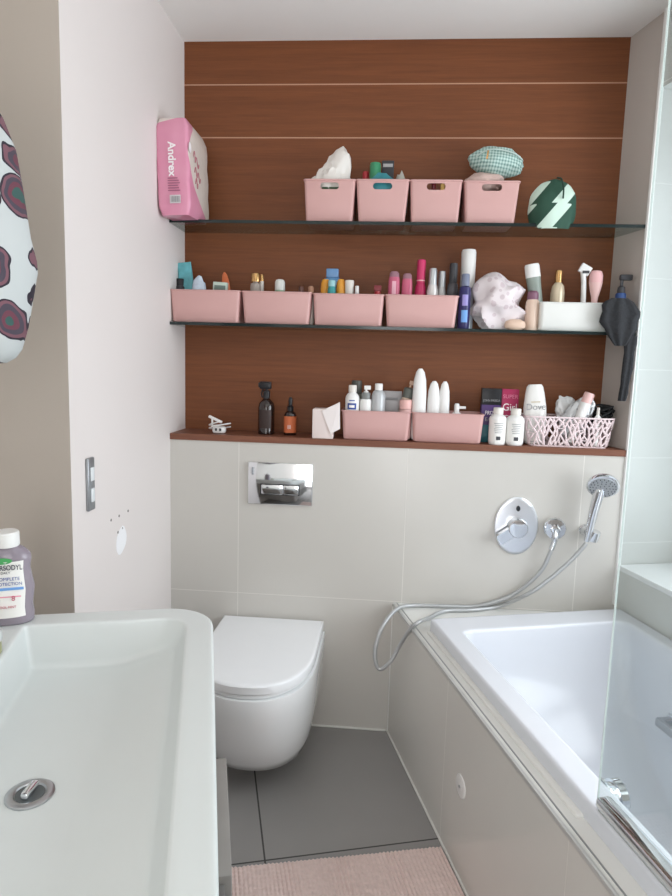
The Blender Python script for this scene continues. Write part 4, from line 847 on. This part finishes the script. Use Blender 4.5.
bm = bm_new(); box(bm, -.62, .0, .2, 1.38, .22, .724, .002); mesh_obj('carcass', bm, vgm, t)
bm = bm_new(); box(bm, .0005, .0455, 1.05, 1.40, .24, .478, .002); mesh_obj('drawer_front', bm, vgm, t)
bm = bm_new(); box(bm, .0005, .032, .2, 1.044, .24, .468, .002); mesh_obj('drawer_front', bm, M('darker grey laminate', (120, 118, 116), .5, var=.08), t)
# mouthwash bottle
bx, by = -.402, 1.371
t = thing('mouthwash_bottle', 'mouthwash bottle of lilac liquid with a white cap on the basin edge', 'bottle', (bx, by, ZT), math.radians(8)); t.scale = (.90, .97, .935)
MB = .205
def ell(w, d, z, n=32): return [(w*math.copysign(abs(math.cos(a))**.8, math.cos(a)), d*math.copysign(abs(math.sin(a))**.8, math.sin(a)), z) for a in [2*PI*i/n for i in range(n)]]
prof = ((.046, .026, 0), (.052, .030, .004), (.053, .031, .02), (.050, .030, .04), (.053, .031, .062), (.055, .031, .08), (.050, .029, .105), (.047, .028, .125), (.050, .029, .145), (.048, .027, .155), (.036, .023, .167), (.024, .019, .174), (.020, .018, .178))
bm = bm_new(); loft(bm, [ell(*p) for p in prof]); mesh_obj('body', bm, M('lilac liquid bottle', (170, 160, 172), .12, var=.2, vscale=8, trans=.35), t)
bm = bm_new(); lathe(bm, [(.026, .174), (.027, .177), (.0265, .203), (.024, .206)], 32); mesh_obj('cap', bm, wplas, t)
bm = bm_new(); lps = []
lp_ = [(w, d, z) for w, d, z in prof if .006 < z < .15]
for off in (0.0004, .0010):
    pass
rows = [[((w*.76)*(-1+2*i/14), -(d+.0008)*max(.2, (1-(.76*abs(-1+2*i/14))**2.2))**.5-.0016, z) for i in range(15)] for w, d, z in lp_]
loft(bm, rows, False, False, close=False); lab = mesh_obj('label', bm, label_w, t)
yt_ = -.0345
text('lettering', 'CORSODYL', .0155, ink, lab, (.002, yt_, .133), sx=.80, bold=.0002)
text('small_lettering', 'DAILY', .007, ink, lab, (.0, yt_, .122))
text('print', 'COMPLETE', .010, ink_b, lab, (.004, yt_, .108)); text('print', 'PROTECTION', .0095, ink_b, lab, (.004, yt_, .097))
bm = bm_new(); box(bm, -.036, .036, yt_, yt_+.0006, .083, .089, .0002); mesh_obj('blue_band', bm, M('sky blue print', (110, 160, 220), .4), lab)
text('number', '8', .016, M('rose ink', (196, 88, 112), .5), lab, (.014, yt_, .064)); text('flavour_print', 'COOL MINT', .007, M('rose ink', (196, 88, 112), .5), lab, (.0, yt_, .045))
bm = bm_new(); box(bm, -.032, .03, yt_, yt_+.0006, .067, .0695, .0002); mesh_obj('rose_band', bm, M('pale rose print', (226, 150, 168), .5), lab)
bm = bm_new(); lathe(bm, [(.020, 0), (.019, .0008)], 24, 1, .35, xf=Matrix.Translation((-.006, yt_+.004, .147)) @ fx); mesh_obj('green_badge', bm, M('green print', (70, 160, 90), .5), lab)
t = thing('glass_jar', 'small olive jar with a clear lid in front of the mouthwash', 'jar', (-.402, 1.215, ZT))
bm = bm_new(); lathe(bm, [(.026, 0), (.029, .003), (.029, .026)], 28); mesh_obj('jar_body', bm, M('olive cream', (150, 150, 112), .4, var=.2, vscale=60), t)
bm = bm_new(); lathe(bm, [(.030, .026), (.0305, .028), (.0305, .040), (.028, .042)], 28); mesh_obj('lid', bm, M('frosted grey lid', (196, 200, 200), .25), t)

# ------------------------------------------------------------------ left wall: switch plate and hanging cloth
t = thing('switch_plate', 'narrow brushed steel double plate on the left wall', 'switch plate', bloc(UL, 1.648, 1.056), TH)
bm = bm_new(); box(bm, 0, .009, -.019, .019, -.073, .073, .003); mesh_obj('plate', bm, M('brushed steel', (160, 164, 168), .4, .75, var=.06), t)
for z in (.030, -.028):
    bm = bm_new(); box(bm, .008, .0125, -.008, .010, z-.021, z+.017, .002); mesh_obj('rocker', bm, M('pale rocker', (220, 224, 226), .4), t)
def paisley():
    m, nt, b = newmat('paisley printed cotton'); co = objco(nt)
    mp = nd(nt, 'ShaderNodeMapping'); mp.inputs['Scale'].default_value = (1, .0, .6); mp.inputs['Rotation'].default_value = (PI/2, 0, .3); nt.links.new(co, mp.inputs[0])
    tn = nd(nt, 'ShaderNodeTexNoise'); tn.inputs['Scale'].default_value = 14; nt.links.new(co, tn.inputs['Vector'])
    add = nd(nt, 'ShaderNodeMix', data_type='VECTOR'); add.inputs[0].default_value = .02; nt.links.new(mp.outputs[0], add.inputs[4]); nt.links.new(tn.outputs['Color'], add.inputs[5])
    v = nd(nt, 'ShaderNodeTexVoronoi'); v.voronoi_dimensions = '2D'; v.inputs['Scale'].default_value = 21; v.inputs['Randomness'].default_value = .55; nt.links.new(add.outputs[1], v.inputs['Vector'])
    cr = nd(nt, 'ShaderNodeValToRGB'); cr.color_ramp.interpolation = 'CONSTANT'; e = cr.color_ramp.elements
    e[0].position = 0; e[0].color = S(52, 84, 80); e[1].position = .10; e[1].color = S(104, 56, 70)
    for p, c in ((.2, (70, 62, 74)), (.3, (116, 78, 88)), (.36, (40, 34, 46)), (.40, (188, 192, 192))): k = e.new(p); k.color = S(*c)
    nt.links.new(v.outputs['Distance'], cr.inputs[0]); nt.links.new(cr.outputs[0], b.inputs['Base Color']); b.inputs['Roughness'].default_value = .85
    return m
t = thing('hanging_robe', 'white cloth with dark paisley print hanging at the left edge of the picture', 'cloth', (-.62, 1.25, 1.93))
bm = bm_new(); lps = []
# outline measured down the visible right edge: (height, reach from the left wall)
edge = [(2.06, .05), (2.0, .14), (1.94, .19), (1.88, .23), (1.81, .27), (1.76, .288), (1.70, .297), (1.65, .303), (1.61, .308), (1.57, .317), (1.55, .318), (1.52, .313), (1.485, .308), (1.45, .303), (1.41, .293), (1.395, .282), (1.385, .262), (1.378, .20)]
for z, e_ in edge:
    lp_ = []
    for i in range(36):
        a = 2*PI*i/36; c, s = math.cos(a), math.sin(a)
        x = .006+(e_-.006)*(.5+.5*c); y = .12*s*(1-.25*max(0, 1.97-z))*(.55+.45*min(1, e_/.25))
        y += .012*math.sin(x*60+z*9)
        lp_.append((x, y, z-1.93))
    lps.append(lp_)
loft(bm, lps); mesh_obj('cloth_drape', bm, paisley(), t, angle=80)
bm = bm_new(); tube(bm, [(.03, .0, .10), (.03, 0, .15)], .006, 8); mesh_obj('hanging_loop', bm, wplas, t)
t = thing('wall_hook', 'chrome hook on the left wall carrying the paisley cloth', 'hook', (-.62, 1.25, 2.075))
bm = bm_new(); lathe(bm, [(.018, 0), (.018, .006), (.007, .008), (.007, .028)], 20, xf=r90); tube(bm, smooth_path([(.026, 0, 0), (.044, 0, -.006), (.05, 0, .012), (.05, 0, .02)], 4), .006, 10); mesh_obj('hook_body', bm, chrome, t)

# ------------------------------------------------------------------ bath mat
t = thing('bath_mat', 'dusty pink ribbed chenille bath mat on the grey floor', 'bath mat', (0, 0, 0))
bm = bm_new()
mx0, mx1, my0, my1 = .062, .676, .95, 1.612
nx, ny = 220, 230; V = []
for j in range(ny+1):
    row = []
    for i in range(nx+1):
        a, b_ = i/nx, j/ny; x = mx0+(mx1-mx0)*a; y = my0+(my1-my0)*b_
        y -= .022*(a)*(b_ > .5)*(b_-.5)*2
        ph = 2*PI*54*a
        h = .010+.006*abs(math.sin(ph/2))**.7*(.55+.45*abs(math.sin(PI*46*b_+1.3*noise.noise(Vector((a*30, b_*4, 1))))))+.002*noise.noise(Vector((x*60, y*60, 0)))
        ed = min(a, 1-a, b_, 1-b_); h *= min(1, ed/.012+.25)
        row.append(bm.verts.new((x, y, h)))
    V.append(row)
for j in range(ny):
    for i in range(nx): bm.faces.new((V[j][i], V[j][i+1], V[j+1][i+1], V[j+1][i]))
mesh_obj('chenille_pile', bm, M('dusty pink chenille', (222, 200, 194), .95, var=.12, vscale=70, sheen=.3), t, angle=80)
bm = bm_new(); prism(bm, [(mx0+.002, my0+.002), (mx1-.002, my0+.002), (mx1-.002, my1-.024), (mx0+.002, my1-.003)], .0005, .004); mesh_obj('backing', bm, M('pale pink backing', (196, 170, 166), .9), t)

# ------------------------------------------------------------------ light
w = bpy.data.worlds.new('overcast daylight'); SC.world = w; w.use_nodes = True
bg = w.node_tree.nodes['Background']; bg.inputs[0].default_value = (.86, .93, 1, 1); bg.inputs[1].default_value = 1.4
def area(name, loc, rot, sx_, sy_, power, col):
    l = bpy.data.lights.new(name, 'AREA'); l.shape = 'RECTANGLE'; l.size = sx_; l.size_y = sy_; l.energy = power; l.color = col
    o = bpy.data.objects.new(name, l); COL.objects.link(o); o.location = loc; o.rotation_euler = rot
    return o
area('window_daylight', (1.93, .78, 1.5), (0, PI/2, 0), 1.5, 1.3, 39, (.94, .975, 1))
area('overhead_fill', (.1, .35, CEIL-.03), (0, 0, 0), 1.0, 1.2, 4, (1, .98, .96))  # added overhead fill; no lamp is known to hang here
area('rear_fill', (-.35, -1.30, 1.15), (PI/2, 0, 0), .9, 2.0, 21, (.97, .98, 1))  # added fill behind the camera; the front wall has no doorway

# ------------------------------------------------------------------ camera and colour
cd = bpy.data.cameras.new('camera'); co_ = bpy.data.objects.new('camera', cd); COL.objects.link(co_)
mw = Matrix.Identity(4)
for i in range(3): mw[i][0] = RT[i]; mw[i][1] = UP[i]; mw[i][2] = -FW[i]; mw[i][3] = CAM[i]
co_.matrix_world = mw
cd.sensor_fit = 'VERTICAL'; cd.sensor_height = 24.0; cd.lens = F/896*24.0; cd.clip_start = .02
SC.camera = co_
vs = SC.view_settings; vs.view_transform = 'Standard'; vs.look = 'None'; vs.gamma = 1; vs.use_curve_mapping = False; vs.exposure = 0.12
SC.cycles.max_bounces = 10; SC.cycles.diffuse_bounces = 6; SC.cycles.glossy_bounces = 5; SC.cycles.transparent_max_bounces = 16
SC.cycles.use_denoising = True
